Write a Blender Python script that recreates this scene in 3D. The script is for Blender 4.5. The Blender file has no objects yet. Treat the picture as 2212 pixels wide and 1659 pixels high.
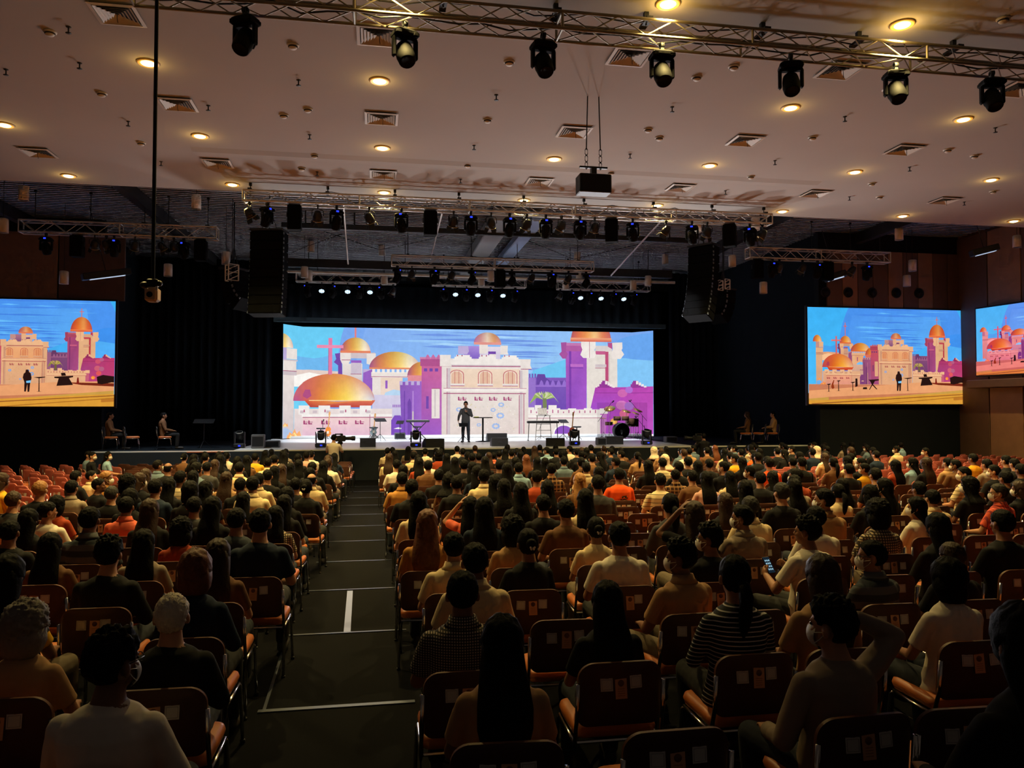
import bpy, bmesh, math, random
import numpy as np
from math import sin, cos, pi, radians, sqrt, atan2, exp
from mathutils import Vector, Matrix, Euler
from mathutils.geometry import tessellate_polygon

random.seed(11)
scene = bpy.context.scene
COL = scene.collection

# ------------------------------------------------------------------ camera
W_PX, H_PX, F_PX = 2212.0, 1659.0, 1661.0
YAW, PITCH = radians(9.87), radians(1.73)
CAM = Vector((0.0, 0.0, 2.57))
cam_data = bpy.data.cameras.new('camera')
cam_data.sensor_fit = 'HORIZONTAL'
cam_data.sensor_width = 36.0
cam_data.lens = 36.0 * F_PX / W_PX
cam_data.clip_start, cam_data.clip_end = 0.05, 300.0
cam = bpy.data.objects.new('camera', cam_data)
cam.location = CAM
cam.rotation_euler = (pi / 2 + PITCH, 0.0, -YAW)
COL.objects.link(cam)
scene.camera = cam

# ------------------------------------------------------------------ view, world
scene.view_settings.view_transform = 'Standard'
scene.view_settings.look = 'None'
scene.view_settings.gamma = 1.0
scene.view_settings.use_curve_mapping = False
scene.view_settings.exposure = 0.0
scene.cycles.use_denoising = True
scene.cycles.use_adaptive_sampling = True
scene.cycles.adaptive_threshold = 0.05
scene.cycles.adaptive_min_samples = 12
scene.cycles.max_bounces = 4
scene.cycles.diffuse_bounces = 2
scene.cycles.glossy_bounces = 2
scene.cycles.sample_clamp_indirect = 3.0
world = bpy.data.worlds.new('World')
scene.world = world
world.use_nodes = True
world.node_tree.nodes['Background'].inputs['Color'].default_value = (1.0, 0.74, 0.58, 1)
world.node_tree.nodes['Background'].inputs['Strength'].default_value = 0.027

# ------------------------------------------------------------------ pixel helpers (places taken from the photograph)
_s, _c = sin(YAW), cos(YAW)
_f0, _rt, _up0 = Vector((_s, _c, 0)), Vector((_c, -_s, 0)), Vector((0, 0, 1))
_fw = _f0 * cos(PITCH) + _up0 * sin(PITCH)
_up = -_f0 * sin(PITCH) + _up0 * cos(PITCH)
def ray(x, y): return _fw * F_PX + _rt * (x - 1106.0) - _up * (y - 829.5)
def at_y(x, y, Y): r = ray(x, y); return CAM + r * (Y / r.y)
def at_z(x, y, Z): r = ray(x, y); return CAM + r * ((Z - CAM.z) / r.z)
def at_x(x, y, X): r = ray(x, y); return CAM + r * (X / r.x)

ZC = 8.57            # ceiling
ZD = 9.35            # stage-house roof deck
ZS = 1.09            # stage floor
Y_CEIL = 22.2        # front edge of the ceiling
def floor_z(Y): return max(0.0, 0.58 - 0.0215 * Y)

# ------------------------------------------------------------------ lights: added ceiling spots, then stage front light
def add_light(name, kind, loc, energy, color, size=0.1, aim=None, angle=150, blend=0.6):
    ld = bpy.data.lights.new(name, kind)
    ld.energy = energy; ld.color = color
    if kind == 'SPOT':
        ld.spot_size = radians(angle); ld.spot_blend = blend; ld.shadow_soft_size = size
    elif kind == 'POINT':
        ld.shadow_soft_size = size
    o = bpy.data.objects.new(name, ld)
    o.location = loc
    if aim is not None:
        o.rotation_euler = (Vector(aim) - Vector(loc)).to_track_quat('-Z', 'Y').to_euler()
    COL.objects.link(o)
    return o
# added spots above the stage-front moving heads, only to brighten the hall ceiling
for px_, e_ in ((693, 1500), (898, 1200), (1241, 1300), (1397, 2000)):
    p_ = at_z(px_, 967, ZS)
    add_light('added_ceiling_fill', 'SPOT', (p_.x, p_.y + 0.3, ZS + 0.75), e_ * 0.85, (1.0, 0.95, 0.95), 0.3,
              (p_.x * 1.1, 14.5, ZC), 98, 0.85)

# front light on the speaker and the stage from the ceiling-edge truss
for x_, ax_, e_ in ((-1.5, -1.0, 1500), (3.0, 3.75, 3200), (5.6, 4.2, 1500), (9.8, 9.5, 1500)):
    add_light('stage_front_light', 'SPOT', (x_, 21.3, 7.4), e_, (1.0, 0.93, 0.86), 0.15, (ax_, 32.5, 1.6), 34, 0.7)

# ------------------------------------------------------------------ materials
def lin(c):
    return tuple(((v / 255.0) / 12.92 if v <= 10.3 else (((v / 255.0) + 0.055) / 1.055) ** 2.4) for v in c)
MATS = {}
def mat(name, rgb, rough=0.6, metal=0.0, noise=0.0, scale=8.0, spec=0.4, emit=None, estr=1.0, bump=0.0):
    if name in MATS: return MATS[name]
    m = bpy.data.materials.new(name); m.use_nodes = True
    nt = m.node_tree; b = nt.nodes['Principled BSDF']
    c = lin(rgb)
    b.inputs['Base Color'].default_value = (*c, 1)
    b.inputs['Roughness'].default_value = rough
    b.inputs['Metallic'].default_value = metal
    b.inputs['Specular IOR Level'].default_value = spec
    if emit:
        b.inputs['Emission Color'].default_value = (*lin(emit), 1)
        b.inputs['Emission Strength'].default_value = estr
    if noise or bump:
        tc = nt.nodes.new('ShaderNodeTexCoord')
        nz = nt.nodes.new('ShaderNodeTexNoise'); nz.inputs['Scale'].default_value = scale; nz.inputs['Detail'].default_value = 4
        nt.links.new(tc.outputs['Object'], nz.inputs['Vector'])
        if noise:
            mx = nt.nodes.new('ShaderNodeMix'); mx.data_type = 'RGBA'
            mx.inputs[6].default_value = (*[v * (1 - noise) for v in c], 1)
            mx.inputs[7].default_value = (*[min(1, v * (1 + noise)) for v in c], 1)
            nt.links.new(nz.outputs['Fac'], mx.inputs[0]); nt.links.new(mx.outputs[2], b.inputs['Base Color'])
        if bump:
            bp = nt.nodes.new('ShaderNodeBump'); bp.inputs['Strength'].default_value = bump; bp.inputs['Distance'].default_value = 0.01
            nt.links.new(nz.outputs['Fac'], bp.inputs['Height']); nt.links.new(bp.outputs['Normal'], b.inputs['Normal'])
    MATS[name] = m
    return m
def band_mat(name, c1, c2, scale, axis='Z', width=0.5, rough=0.8, axis2=None):
    """two-colour stripes along a local axis (plus a second axis for checks)"""
    if name in MATS: return MATS[name]
    m = bpy.data.materials.new(name); m.use_nodes = True
    nt = m.node_tree; b = nt.nodes['Principled BSDF']; b.inputs['Roughness'].default_value = rough
    b.inputs['Specular IOR Level'].default_value = 0.2
    tc = nt.nodes.new('ShaderNodeTexCoord'); sx = nt.nodes.new('ShaderNodeSeparateXYZ')
    nt.links.new(tc.outputs['Object'], sx.inputs[0])
    def stripe(ax):
        mu = nt.nodes.new('ShaderNodeMath'); mu.operation = 'MULTIPLY'; mu.inputs[1].default_value = scale
        nt.links.new(sx.outputs[ax], mu.inputs[0])
        fr = nt.nodes.new('ShaderNodeMath'); fr.operation = 'FRACT'; nt.links.new(mu.outputs[0], fr.inputs[0])
        lt = nt.nodes.new('ShaderNodeMath'); lt.operation = 'LESS_THAN'; lt.inputs[1].default_value = width
        nt.links.new(fr.outputs[0], lt.inputs[0]); return lt.outputs[0]
    fac = stripe(axis)
    if axis2:
        f2 = stripe(axis2); mm = nt.nodes.new('ShaderNodeMath'); mm.operation = 'MAXIMUM'
        nt.links.new(fac, mm.inputs[0]); nt.links.new(f2, mm.inputs[1]); fac = mm.outputs[0]
    mx = nt.nodes.new('ShaderNodeMix'); mx.data_type = 'RGBA'
    mx.inputs[6].default_value = (*lin(c1), 1); mx.inputs[7].default_value = (*lin(c2), 1)
    nt.links.new(fac, mx.inputs[0]); nt.links.new(mx.outputs[2], b.inputs['Base Color'])
    MATS[name] = m
    return m
def emit_mat(name, rgb, strength):
    if name in MATS: return MATS[name]
    m = bpy.data.materials.new(name); m.use_nodes = True
    nt = m.node_tree; nt.nodes.clear()
    e = nt.nodes.new('ShaderNodeEmission'); o = nt.nodes.new('ShaderNodeOutputMaterial')
    e.inputs['Color'].default_value = (*lin(rgb), 1); e.inputs['Strength'].default_value = strength
    nt.links.new(e.outputs[0], o.inputs[0]); MATS[name] = m
    return m

M_BLACK = mat('black_plastic', (26, 27, 30), 0.5)
M_BLACKM = mat('black_metal', (20, 20, 22), 0.45, 0.3)
M_ALU = mat('aluminium_tube', (196, 192, 184), 0.4, 0.45)
M_CHROME = mat('chrome_tube', (215, 212, 205), 0.16, 1.0)
M_STEELDK = mat('dark_steel', (45, 46, 48), 0.55, 0.4)
M_WHITE = mat('white_enamel', (205, 198, 188), 0.5)
M_CLOTHBLK = mat('black_drape', (22, 28, 34), 0.95, 0, 0.3, 1.5, 0.05)
M_GLASS = mat('dark_lens', (14, 15, 18), 0.35, 0.0, spec=0.06)
M_LCD = emit_mat('blue_display', (40, 60, 255), 1.6)
M_GRILLE = mat('speaker_grille', (17, 19, 23), 0.8, 0, 0.25, 90.0)

# ------------------------------------------------------------------ mesh helpers
class MB:
    def __init__(s): s.v = []; s.f = []; s.m = []; s.sm = []
    def add(s, vs, fs, mi=0, smooth=False):
        o = len(s.v); s.v += [tuple(v) for v in vs]
        s.f += [tuple(o + i for i in f) for f in fs]; s.m += [mi] * len(fs); s.sm += [smooth] * len(fs)
        return s
    def box(s, c, d, mi=0, rot=None, taper=1.0):
        vs = []
        for z in (-1, 1):
            k = taper if z > 0 else 1.0
            for x, y in ((-1, -1), (1, -1), (1, 1), (-1, 1)):
                p = Vector((x * d[0] / 2 * k, y * d[1] / 2 * k, z * d[2] / 2))
                if rot is not None: p = rot @ p
                vs.append(p + Vector(c))
        return s.add(vs, [(3, 2, 1, 0), (4, 5, 6, 7), (0, 1, 5, 4), (1, 2, 6, 5), (2, 3, 7, 6), (3, 0, 4, 7)], mi)
    def bbox(s, c, d, b=0.02, mi=0, rot=None):
        """box with chamfered vertical and horizontal edges"""
        x, y, z = d[0] / 2, d[1] / 2, d[2] / 2; b = min(b, x * .9, y * .9, z * .9)
        rings = []
        for zz, k in ((-z, b), (-z + b, 0), (z - b, 0), (z, b)):
            X, Y = x - k, y - k
            ring = [(-X + b, -Y), (X - b, -Y), (X, -Y + b), (X, Y - b), (X - b, Y), (-X + b, Y), (-X, Y - b), (-X, -Y + b)]
            rings.append([Vector((p[0], p[1], zz)) for p in ring])
        vs = [((rot @ p) if rot is not None else p) + Vector(c) for r in rings for p in r]
        fs = []
        for i in range(3):
            for j in range(8):
                fs.append((i * 8 + j, i * 8 + (j + 1) % 8, (i + 1) * 8 + (j + 1) % 8, (i + 1) * 8 + j))
        fs.append(tuple(range(7, -1, -1))); fs.append(tuple(range(24, 32)))
        return s.add(vs, fs, mi)
    def tube(s, p0, p1, r0, r1=None, n=8, mi=0, caps=True):
        p0, p1 = Vector(p0), Vector(p1); r1 = r0 if r1 is None else r1
        d = (p1 - p0)
        if d.length < 1e-6: return s
        q = d.to_track_quat('Z', 'Y'); vs = []
        for p, r in ((p0, r0), (p1, r1)):
            for i in range(n):
                a = 2 * pi * i / n; vs.append(p + q @ Vector((r * cos(a), r * sin(a), 0)))
        fs = [(i, (i + 1) % n, n + (i + 1) % n, n + i) for i in range(n)]
        s.add(vs, fs, mi, n > 6)
        if caps: s.add(vs[:n], [tuple(range(n - 1, -1, -1))], mi); s.add(vs[n:], [tuple(range(n))], mi)
        return s
    def path(s, pts, r, n=8, mi=0):
        pts = [Vector(p) for p in pts]; vs = []; L = len(pts)
        for i, p in enumerate(pts):
            d = (pts[min(i + 1, L - 1)] - pts[max(i - 1, 0)])
            q = d.to_track_quat('Z', 'Y'); rr = r[i] if isinstance(r, (list, tuple)) else r
            vs += [p + q @ Vector((rr * cos(2 * pi * k / n), rr * sin(2 * pi * k / n), 0)) for k in range(n)]
        fs = [(i * n + k, i * n + (k + 1) % n, (i + 1) * n + (k + 1) % n, (i + 1) * n + k) for i in range(L - 1) for k in range(n)]
        fs += [tuple(range(n - 1, -1, -1)), tuple((L - 1) * n + k for k in range(n))]
        return s.add(vs, fs, mi, True)
    def lathe(s, prof, c=(0, 0, 0), n=20, mi=0, axis=None):
        q = Vector(axis).to_track_quat('Z', 'Y') if axis is not None else None
        vs = []
        for r, z in prof:
            for k in range(n):
                p = Vector((r * cos(2 * pi * k / n), r * sin(2 * pi * k / n), z))
                vs.append((q @ p if q else p) + Vector(c))
        L = len(prof)
        fs = [(i * n + k, i * n + (k + 1) % n, (i + 1) * n + (k + 1) % n, (i + 1) * n + k) for i in range(L - 1) for k in range(n)]
        if prof[0][0] > 1e-5: fs.append(tuple(range(n - 1, -1, -1)))
        if prof[-1][0] > 1e-5: fs.append(tuple((L - 1) * n + k for k in range(n)))
        return s.add(vs, fs, mi, True)
    def ell(s, c, r, n=16, m=10, mi=0, rot=None):
        vs = []
        for i in range(m + 1):
            t = pi * i / m
            for k in range(n):
                a = 2 * pi * k / n
                p = Vector((r[0] * sin(t) * cos(a), r[1] * sin(t) * sin(a), -r[2] * cos(t)))
                vs.append((rot @ p if rot is not None else p) + Vector(c))
        fs = [(i * n + k, i * n + (k + 1) % n, (i + 1) * n + (k + 1) % n, (i + 1) * n + k) for i in range(m) for k in range(n)]
        return s.add(vs, fs, mi, True)
    def loft(s, rings, n=20, mi=0):
        """rings: (z, cx, cy, rx, ry[, power])"""
        vs = []
        for rg in rings:
            z, cx, cy, rx, ry = rg[:5]; pw = rg[5] if len(rg) > 5 else 1.0
            for k in range(n):
                a = 2 * pi * k / n; ca, sa = cos(a), sin(a)
                vs.append((cx + rx * math.copysign(abs(ca) ** pw, ca), cy + ry * math.copysign(abs(sa) ** pw, sa), z))
        L = len(rings)
        fs = [(i * n + k, i * n + (k + 1) % n, (i + 1) * n + (k + 1) % n, (i + 1) * n + k) for i in range(L - 1) for k in range(n)]
        fs += [tuple(range(n - 1, -1, -1)), tuple((L - 1) * n + k for k in range(n))]
        return s.add(vs, fs, mi, True)
    def prism(s, poly, h0, h1, axis='Y', mi=0):
        """poly in the plane across AXIS, extruded from h0 to h1"""
        def P(a, b, h): return (a, h, b) if axis == 'Y' else ((a, b, h) if axis == 'Z' else (h, a, b))
        n = len(poly)
        vs = [P(a, b, h0) for a, b in poly] + [P(a, b, h1) for a, b in poly]
        return s.add(vs, [tuple(range(n)), tuple(range(2 * n - 1, n - 1, -1))] + [(i, i + n, (i + 1) % n + n, (i + 1) % n) for i in range(n)], mi)
    def mesh(s, name, mats):
        me = bpy.data.meshes.new(name); me.from_pydata(s.v, [], s.f)
        for m in (mats if isinstance(mats, (list, tuple)) else [mats]): me.materials.append(m)
        me.polygons.foreach_set('material_index', s.m)
        me.polygons.foreach_set('use_smooth', s.sm)
        bm = bmesh.new(); bm.from_mesh(me); bmesh.ops.recalc_face_normals(bm, faces=bm.faces); bm.to_mesh(me); bm.free()
        me.update(); return me
    def build(s, name, mats, parent=None, loc=None, rot=None, label=None):
        return link(name, s.mesh(name, mats), parent, loc, rot, label)
def link(name, me, parent=None, loc=None, rot=None, label=None):
    o = bpy.data.objects.new(name, me); COL.objects.link(o)
    if parent is not None: o.parent = parent
    if loc is not None: o.location = loc
    if rot is not None: o.rotation_euler = rot
    if label: o['label'] = label
    return o
def tag(o, label, cat, group=None):
    o['label'] = label; o['category'] = cat
    if group: o['group'] = group
    return o
def thing(name, label, cat, loc=(0, 0, 0), rot=(0, 0, 0), group=None, scale=None):
    o = bpy.data.objects.new(name, None); COL.objects.link(o)
    o.location = loc; o.rotation_euler = rot; o.empty_display_size = 0.1
    if scale: o.scale = (scale,) * 3
    return tag(o, label, cat, group)
KIDS = {}
def dup(root, loc, rot=None, label=None, group=None, scale=None, category=None):
    """a copy of a thing with copies of its parts and sub-parts"""
    if root.name not in KIDS: KIDS[root.name] = [(c, list(c.children)) for c in root.children]
    r = root.copy(); COL.objects.link(r); r.location = loc
    if rot is not None: r.rotation_euler = rot
    if scale: r.scale = (scale,) * 3
    if label: r['label'] = label
    if group: r['group'] = group
    if category: r['category'] = category
    for ch, gs in KIDS[root.name]:
        c = ch.copy(); COL.objects.link(c); c.parent = r
        for g in gs:
            d = g.copy(); COL.objects.link(d); d.parent = c
    return r
def struct(name, mb, m, label=None):
    o = mb.build(name, m); o['kind'] = 'structure'
    if label: o['label'] = label
    return o
NUM = ['first', 'second', 'third', 'fourth', 'fifth', 'sixth', 'seventh', 'eighth', 'ninth', 'tenth', 'eleventh', 'twelfth', 'thirteenth',
       'fourteenth', 'fifteenth', 'sixteenth', 'seventeenth', 'eighteenth', 'nineteenth', 'twentieth'] + ['%dth' % i if i % 10 not in (1, 2, 3) else '%d%s' % (i, ('st', 'nd', 'rd')[i % 10 - 1]) for i in range(21, 120)]

# ================================================================== the hall
M_CEIL = mat('painted_ceiling', (172, 166, 160), 0.9, 0, 0.08, 0.35, 0.1)
M_CARPET = mat('black_carpet', (12, 12, 15), 0.95, 0, 0.25, 60.0, 0.05)
M_FASCIA = mat('dark_fascia', (52, 50, 50), 0.9)
M_DECK = mat('roof_deck', (186, 194, 200), 0.8, 0, 0.15, 0.8, 0.2)
M_STAGE = mat('white_stage_vinyl', (226, 226, 224), 0.32, 0, 0.05, 1.2, 0.5)
M_SKIRT = mat('stage_skirt', (24, 32, 40), 0.9, 0, 0.15, 3)
M_DWALL = mat('dark_painted_wall', (22, 27, 32), 0.9, 0, 0.15, 2.0, 0.15)
M_WOOD = mat('wood_panel', (150, 112, 84), 0.55, 0, 0.22, 3.0)
M_WOOD2 = mat('dark_wood_panel', (102, 76, 60), 0.55, 0, 0.2, 3.0)
M_SEAM = mat('metal_seam_strip', (170, 180, 205), 0.28, 1.0)
M_TAPE = mat('pale_tape', (128, 138, 196), 0.4)

# floor: gently ramped carpet down to the stage, flat under the stage
mb = MB()
ys = [-6, 0, 27.0, 27.7, 43]
zs = [0.71, 0.58, 0.0, 0.0, 0.0]
zs = [floor_z(y) for y in ys]
for i in range(len(ys) - 1):
    mb.add([(-26, ys[i], zs[i]), (26, ys[i], zs[i]), (26, ys[i + 1], zs[i + 1]), (-26, ys[i + 1], zs[i + 1])], [(0, 1, 2, 3)])
    mb.add([(-26, ys[i], -0.3), (26, ys[i], -0.3), (26, ys[i + 1], -0.3), (-26, ys[i + 1], -0.3)], [(3, 2, 1, 0)])
struct('floor', mb, M_CARPET)
# ceiling slab with a dropped bulkhead line just before its front edge
mb = MB().box((0, (Y_CEIL - 5) / 2 - 2.5 + 2.5, ZC + 0.15), (52, Y_CEIL + 5, 0.3))
o = struct('ceiling', mb, M_CEIL)
mb = MB()
prof = [(18.55, ZC), (18.8, ZC - 0.035), (19.1, ZC - 0.02), (19.15, ZC)]
mb.prism([(a, b) for a, b in prof], -4.3, 11.6, 'X')
struct('trim_1', mb, M_CEIL)
struct('wall_fascia', MB().box((0, Y_CEIL + 0.1, (ZC + ZD + .3) / 2 + 0.06), (52, 0.2, ZD + .3 - ZC - 0.1)), M_FASCIA)
# corrugated deck over the stage house
mb = MB()
n = 90
for i in range(n):
    y0 = Y_CEIL + 0.2 + i * (43.0 - Y_CEIL - .2) / n; y1 = y0 + (43.0 - Y_CEIL - .2) / n; ym = (y0 + y1) / 2
    dz = 0.05
    mb.add([(-26, y0, ZD), (26, y0, ZD), (26, ym - .03, ZD), (-26, ym - .03, ZD), (-26, ym, ZD + dz), (26, ym, ZD + dz), (26, y1, ZD + dz), (-26, y1, ZD + dz)],
           [(0, 1, 2, 3), (3, 2, 5, 4), (4, 5, 6, 7)])
mb.add([(-26, Y_CEIL, ZD + .3), (26, Y_CEIL, ZD + .3), (26, 43, ZD + .3), (-26, 43, ZD + .3)], [(0, 1, 2, 3)])
struct('ceiling_stage', mb, M_DECK)
# walls
struct('wall_back', MB().box((4, 42.9, 4.8), (50, 0.2, 9.6)), M_CLOTHBLK)
struct('wall_left_front', MB().box((-17.1, 29.95, 4.7), (14.6, 0.3, 9.35)), M_DWALL)
struct('wall_right_front', MB().box((19.75, 27.2, 4.7), (6.1, 0.3, 9.35)), M_DWALL)
struct('wall_right', MB().box((22.95, 17.3, 4.7), (0.3, 19.5, 9.35)), M_WOOD2)
struct('wall_stage_left', MB().box((-10.6, 36.5, 4.7), (0.2, 12.6, 9.35)), M_CLOTHBLK)
struct('wall_stage_right', MB().box((17.0, 35.1, 4.7), (0.2, 15.5, 9.35)), M_CLOTHBLK)
# wood panels over the right-hand screen and along the right wall
k = 0
for i in range(9):
    w = 5.9 / 9
    struct('trim_%d' % (2 + k), MB().bbox((17.0 + w * (i + .5), 27.0, 7.55), (w - 0.02, 0.08, 2.2), 0.01), M_WOOD if i in (1, 4, 6) else M_WOOD2); k += 1
for i in range(5):
    p = at_y((1783, 1832, 1884, 1936, 1985)[i], 631 + i * .7, 26.95)
    t = thing('wall_speaker', 'round recessed wall speaker, %s from the stage in the row over the wide side screen' % NUM[i], 'speaker', p, (pi / 2, 0, 0), 'round wall speakers')
    MB().lathe([(0.16, 0), (0.2, 0.0), (0.2, .03), (0.16, .03), (0.16, 0)]).build('rim', M_BLACKM, t)
    MB().lathe([(0.0, 0.005), (0.08, 0.0), (.158, .02)]).build('cone', M_GRILLE, t)
for i in range(4):
    struct('trim_%d' % (2 + k), MB().bbox((-16.9 + i * 2.25, 29.7, 7.6), (2.2, 0.08, 2.4), 0.01), M_WOOD2 if i % 2 else M_WOOD); k += 1
for i in range(8):
    struct('trim_%d' % (2 + k), MB().bbox((22.77, 26.3 - i * 1.55, 4.65), (0.06, 1.5, 9.2), 0.01), M_WOOD if i % 2 else M_WOOD2); k += 1
# ledge running along the right wall under the angled screen
struct('trim_%d' % (2 + k), MB().bbox((22.55, 20.4, 3.45), (0.45, 11.6, 0.32), 0.03), M_WOOD2); k += 1
TRIM_K = 2 + k
# stage
mb = MB().box((3.6, 35.1, ZS - 0.02), (26.2, 14.8, 0.04))
struct('floor_stage', mb, M_STAGE)
# the outer wings of the stage top are covered in black
for nm, x0, x1 in (('floor_stage_wing_left', -9.5, -4.9), ('floor_stage_wing_right', 12.0, 16.7)):
    struct(nm, MB().box(((x0 + x1) / 2, 34.9 if x0 < 0 else 35.0, ZS + 0.006), (x1 - x0, 14.3, 0.012)), M_CLOTHBLK)
struct('wall_stage_front', MB().box((3.6, 27.76, ZS / 2 - 0.02), (26.2, 0.12, ZS - 0.04)), M_SKIRT)
# riser under the main screen
struct('floor_riser', MB().bbox((4.7, 38.0, ZS + 0.06), (17.6, 1.4, 0.12), 0.02), M_STAGE)
# drapes: legs at both sides, border over the screen
def drape(name, x0, x1, Y, z0, z1, label, amp=0.07, pitch=0.35):
    mb = MB(); n = max(8, int((x1 - x0) / pitch * 6)); vs = []
    for i in range(n + 1):
        x = x0 + (x1 - x0) * i / n; y = Y + amp * sin(2 * pi * x / pitch) + amp * .5 * sin(x * 5.1)
        for z in (z0, z1): vs.append((x, y, z))
        for z in (z0, z1): vs.append((x, y + .02, z))
    fs = []
    for i in range(n):
        a = i * 4; b = a + 4
        fs += [(a, b, b + 1, a + 1), (a + 2, a + 3, b + 3, b + 2), (a, a + 2, b + 2, b), (a + 1, b + 1, b + 3, a + 3)]
    mb.add(vs, fs, 0, True)
    return tag(mb.build(name, M_CLOTHBLK), label, 'curtain', 'black stage drapes')
drape('stage_curtain', -10.4, -4.75, 36.0, ZS + .012, 9.2, 'tall black pleated stage drape between the main screen and the orange-lit side screen')
drape('stage_curtain', 14.15, 16.7, 36.0, ZS + .012, 9.2, 'tall black pleated stage drape between drum kit and wood-panelled wall')
drape('border_curtain', -4.7, 14.1, 36.9, 6.75, 8.3, 'wide black border drape hung just above the main screen', .05, .5)
# masking header
tag(MB().bbox((4.7, 36.5, 6.6), (18.9, 0.1, 0.22), .01).build('masking_batten', mat('blue_grey_batten', (70, 92, 104), .7)), 'blue-grey masking batten along the top edge of the main screen', 'batten')

# seams and tape on the aisle carpet
for n in range(11):
    Y = 5.61 + 1.95 * n
    mb = MB().box((0, 0, 0.004), (1.12 if n else 1.08, 0.035 if n else .05, 0.008), 0, Matrix.Rotation(-0.0, 3, 'Z'))
    o = mb.build('seam_strip', M_SEAM, None, (-0.27 - 0.012 * n, Y, floor_z(Y) + .001), (-0.0215, 0, 0))
    tag(o, 'thin metal seam strip across the black aisle carpet, %s from the camera' % NUM[n], 'floor strip', 'aisle seam strips')
tag(MB().box((0, 0, .002), (0.065, 1.88, .004)).build('floor_tape', M_TAPE, None, (-0.30, 8.5, floor_z(8.5) + .001), (-0.0215, 0, 0.02)), 'pale blue tape strip running lengthwise in the middle of the aisle', 'tape')
tag(MB().box((0, 0, .002), (0.022, 1.9, .004)).build('floor_tape', M_SEAM, None, (-0.80, 6.56, floor_z(6.56) + .001), (-0.0215, 0, 0.03)), 'thin shiny line lengthwise along the chair side of the aisle', 'tape')

# ================================================================== ceiling fittings
M_BULB = emit_mat('lit_downlight', (255, 232, 170), 9.0)
M_TRIMRING = mat('downlight_trim', (225, 190, 120), 0.4)
LAMPS = [(148, 379), (502, 398), (830, 415), (1132, 432), (1420, 443), (1690, 456), (1950, 466), (2190, 477),
         (10, 269), (432, 293), (826, 319), (1197, 343), (1533, 357), (1847, 371), (2141, 388),
         (320, 135), (820, 174), (1708, 232), (2081, 257), (1443, 7), (1949, 52)]
t = thing('ceiling_downlight', '', 'downlight', (0, 0, 0))
MB().lathe([(0.13, 0.0), (0.19, 0.0), (0.19, -0.012), (0.165, -0.03), (0.13, -0.02)]).build('trim_ring', M_TRIMRING, t)
MB().lathe([(0.0, -0.05), (0.06, -0.046), (0.11, -0.03), (0.132, -0.004), (.132, 0)]).build('bulb', M_BULB, t, label='glowing warm lens')
lamp0 = t
rows_txt = {21: 'front row nearest the stage', 18: 'second row back from the stage', 14: 'third row back from the stage', 11: 'row above the near truss'}
cnt = {}
LAMP_POS = []
for i, (x, y) in enumerate(LAMPS):
    p = at_z(x, y, ZC); LAMP_POS.append(p.copy())
    rk = min(rows_txt, key=lambda q: abs(q - p.y)); cnt[rk] = cnt.get(rk, 0) + 1
    lab = 'glowing round ceiling downlight, %s from left, %s' % (NUM[cnt[rk] - 1], rows_txt[rk])
    if i == 0: lamp0.location = (p.x, p.y, ZC); o = lamp0; o['label'] = lab; o['group'] = 'lit ceiling downlights'
    else: o = dup(lamp0, (p.x, p.y, ZC), label=lab, group='lit ceiling downlights')
extra = [Vector((0.2, 10.7, ZC)), Vector((-3.9, 10.7, ZC))]
WARM = (1.0, 0.74, 0.25)
for i, p in enumerate(LAMP_POS + extra):
    add_light('downlight_beam', 'SPOT', (p.x, p.y, ZC - 0.09), 1050 if p.y > 20 else 1750 if p.y > 12 else 1500, WARM, 0.08, (p.x, p.y, 0), 108, 0.6)
    add_light('downlight_glow', 'POINT', (p.x, p.y, ZC - 0.2), 4.5 if p.y > 12 else 12, (1.0, .62, .16), 0.08)
# louvred supply vents
VENTS = [(253, 28), (817, 75), (1360, 120), (1815, 150), (2200, 190), (383, 223), (824, 254), (1240, 283), (1610, 302), (1953, 322), (82, 328), (470, 351), (828, 375), (1165, 391), (1470, 404), (1762, 417), (2040, 432)]
M_VENT = mat('vent_enamel', (196, 186, 172), 0.5); M_VDARK = mat('vent_dark_brown', (60, 52, 46), .8)
t = thing('ceiling_vent', '', 'air vent')
mb = MB()
def sqring(mb, a, b, za, zb, mi=0):
    vs = [(-a, -a, za), (a, -a, za), (a, a, za), (-a, a, za), (-b, -b, zb), (b, -b, zb), (b, b, zb), (-b, b, zb)]
    mb.add(vs, [(0, 1, 5, 4), (1, 2, 6, 5), (2, 3, 7, 6), (3, 0, 4, 7)], mi)
sqring(mb, .34, .29, 0.0, -.012); sqring(mb, .29, .285, -.012, 0.0)
mb.build('vent_frame', M_VENT, t)
mb = MB()
for q in (.27, .22, .17, .12, .07): sqring(mb, q, q - .045, -.012, .02); sqring(mb, q - .045, q - .04, .02, .022)
mb.build('louvre', M_VENT, t)
MB().box((0, 0, .03), (.6, .6, .01)).build('duct_plate', M_VDARK, t)
MB().path([(0.02, -.05, 0), (.02, -.06, -.07), (.03, -.05, -.14)], .006, 5).build('pull_cord', M_VDARK, t)
vr = {}
for i, (x, y) in enumerate(VENTS):
    p = at_z(x, y, ZC)
    row = 'above the near truss' if i < 5 and False else ('in the row by the near truss' if i < 5 else 'in the middle row' if i < 10 else 'in the row nearest the stage')
    vr[row] = vr.get(row, 0) + 1
    lab = 'square louvred ceiling air vent, %s from the left %s' % (NUM[vr[row] - 1], row)
    if i == 0: t.location = (p.x, p.y, ZC - .035); t['label'] = lab; t['group'] = 'ceiling air vents'
    else: dup(t, (p.x, p.y, ZC - .035), label=lab, group='ceiling air vents')
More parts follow.
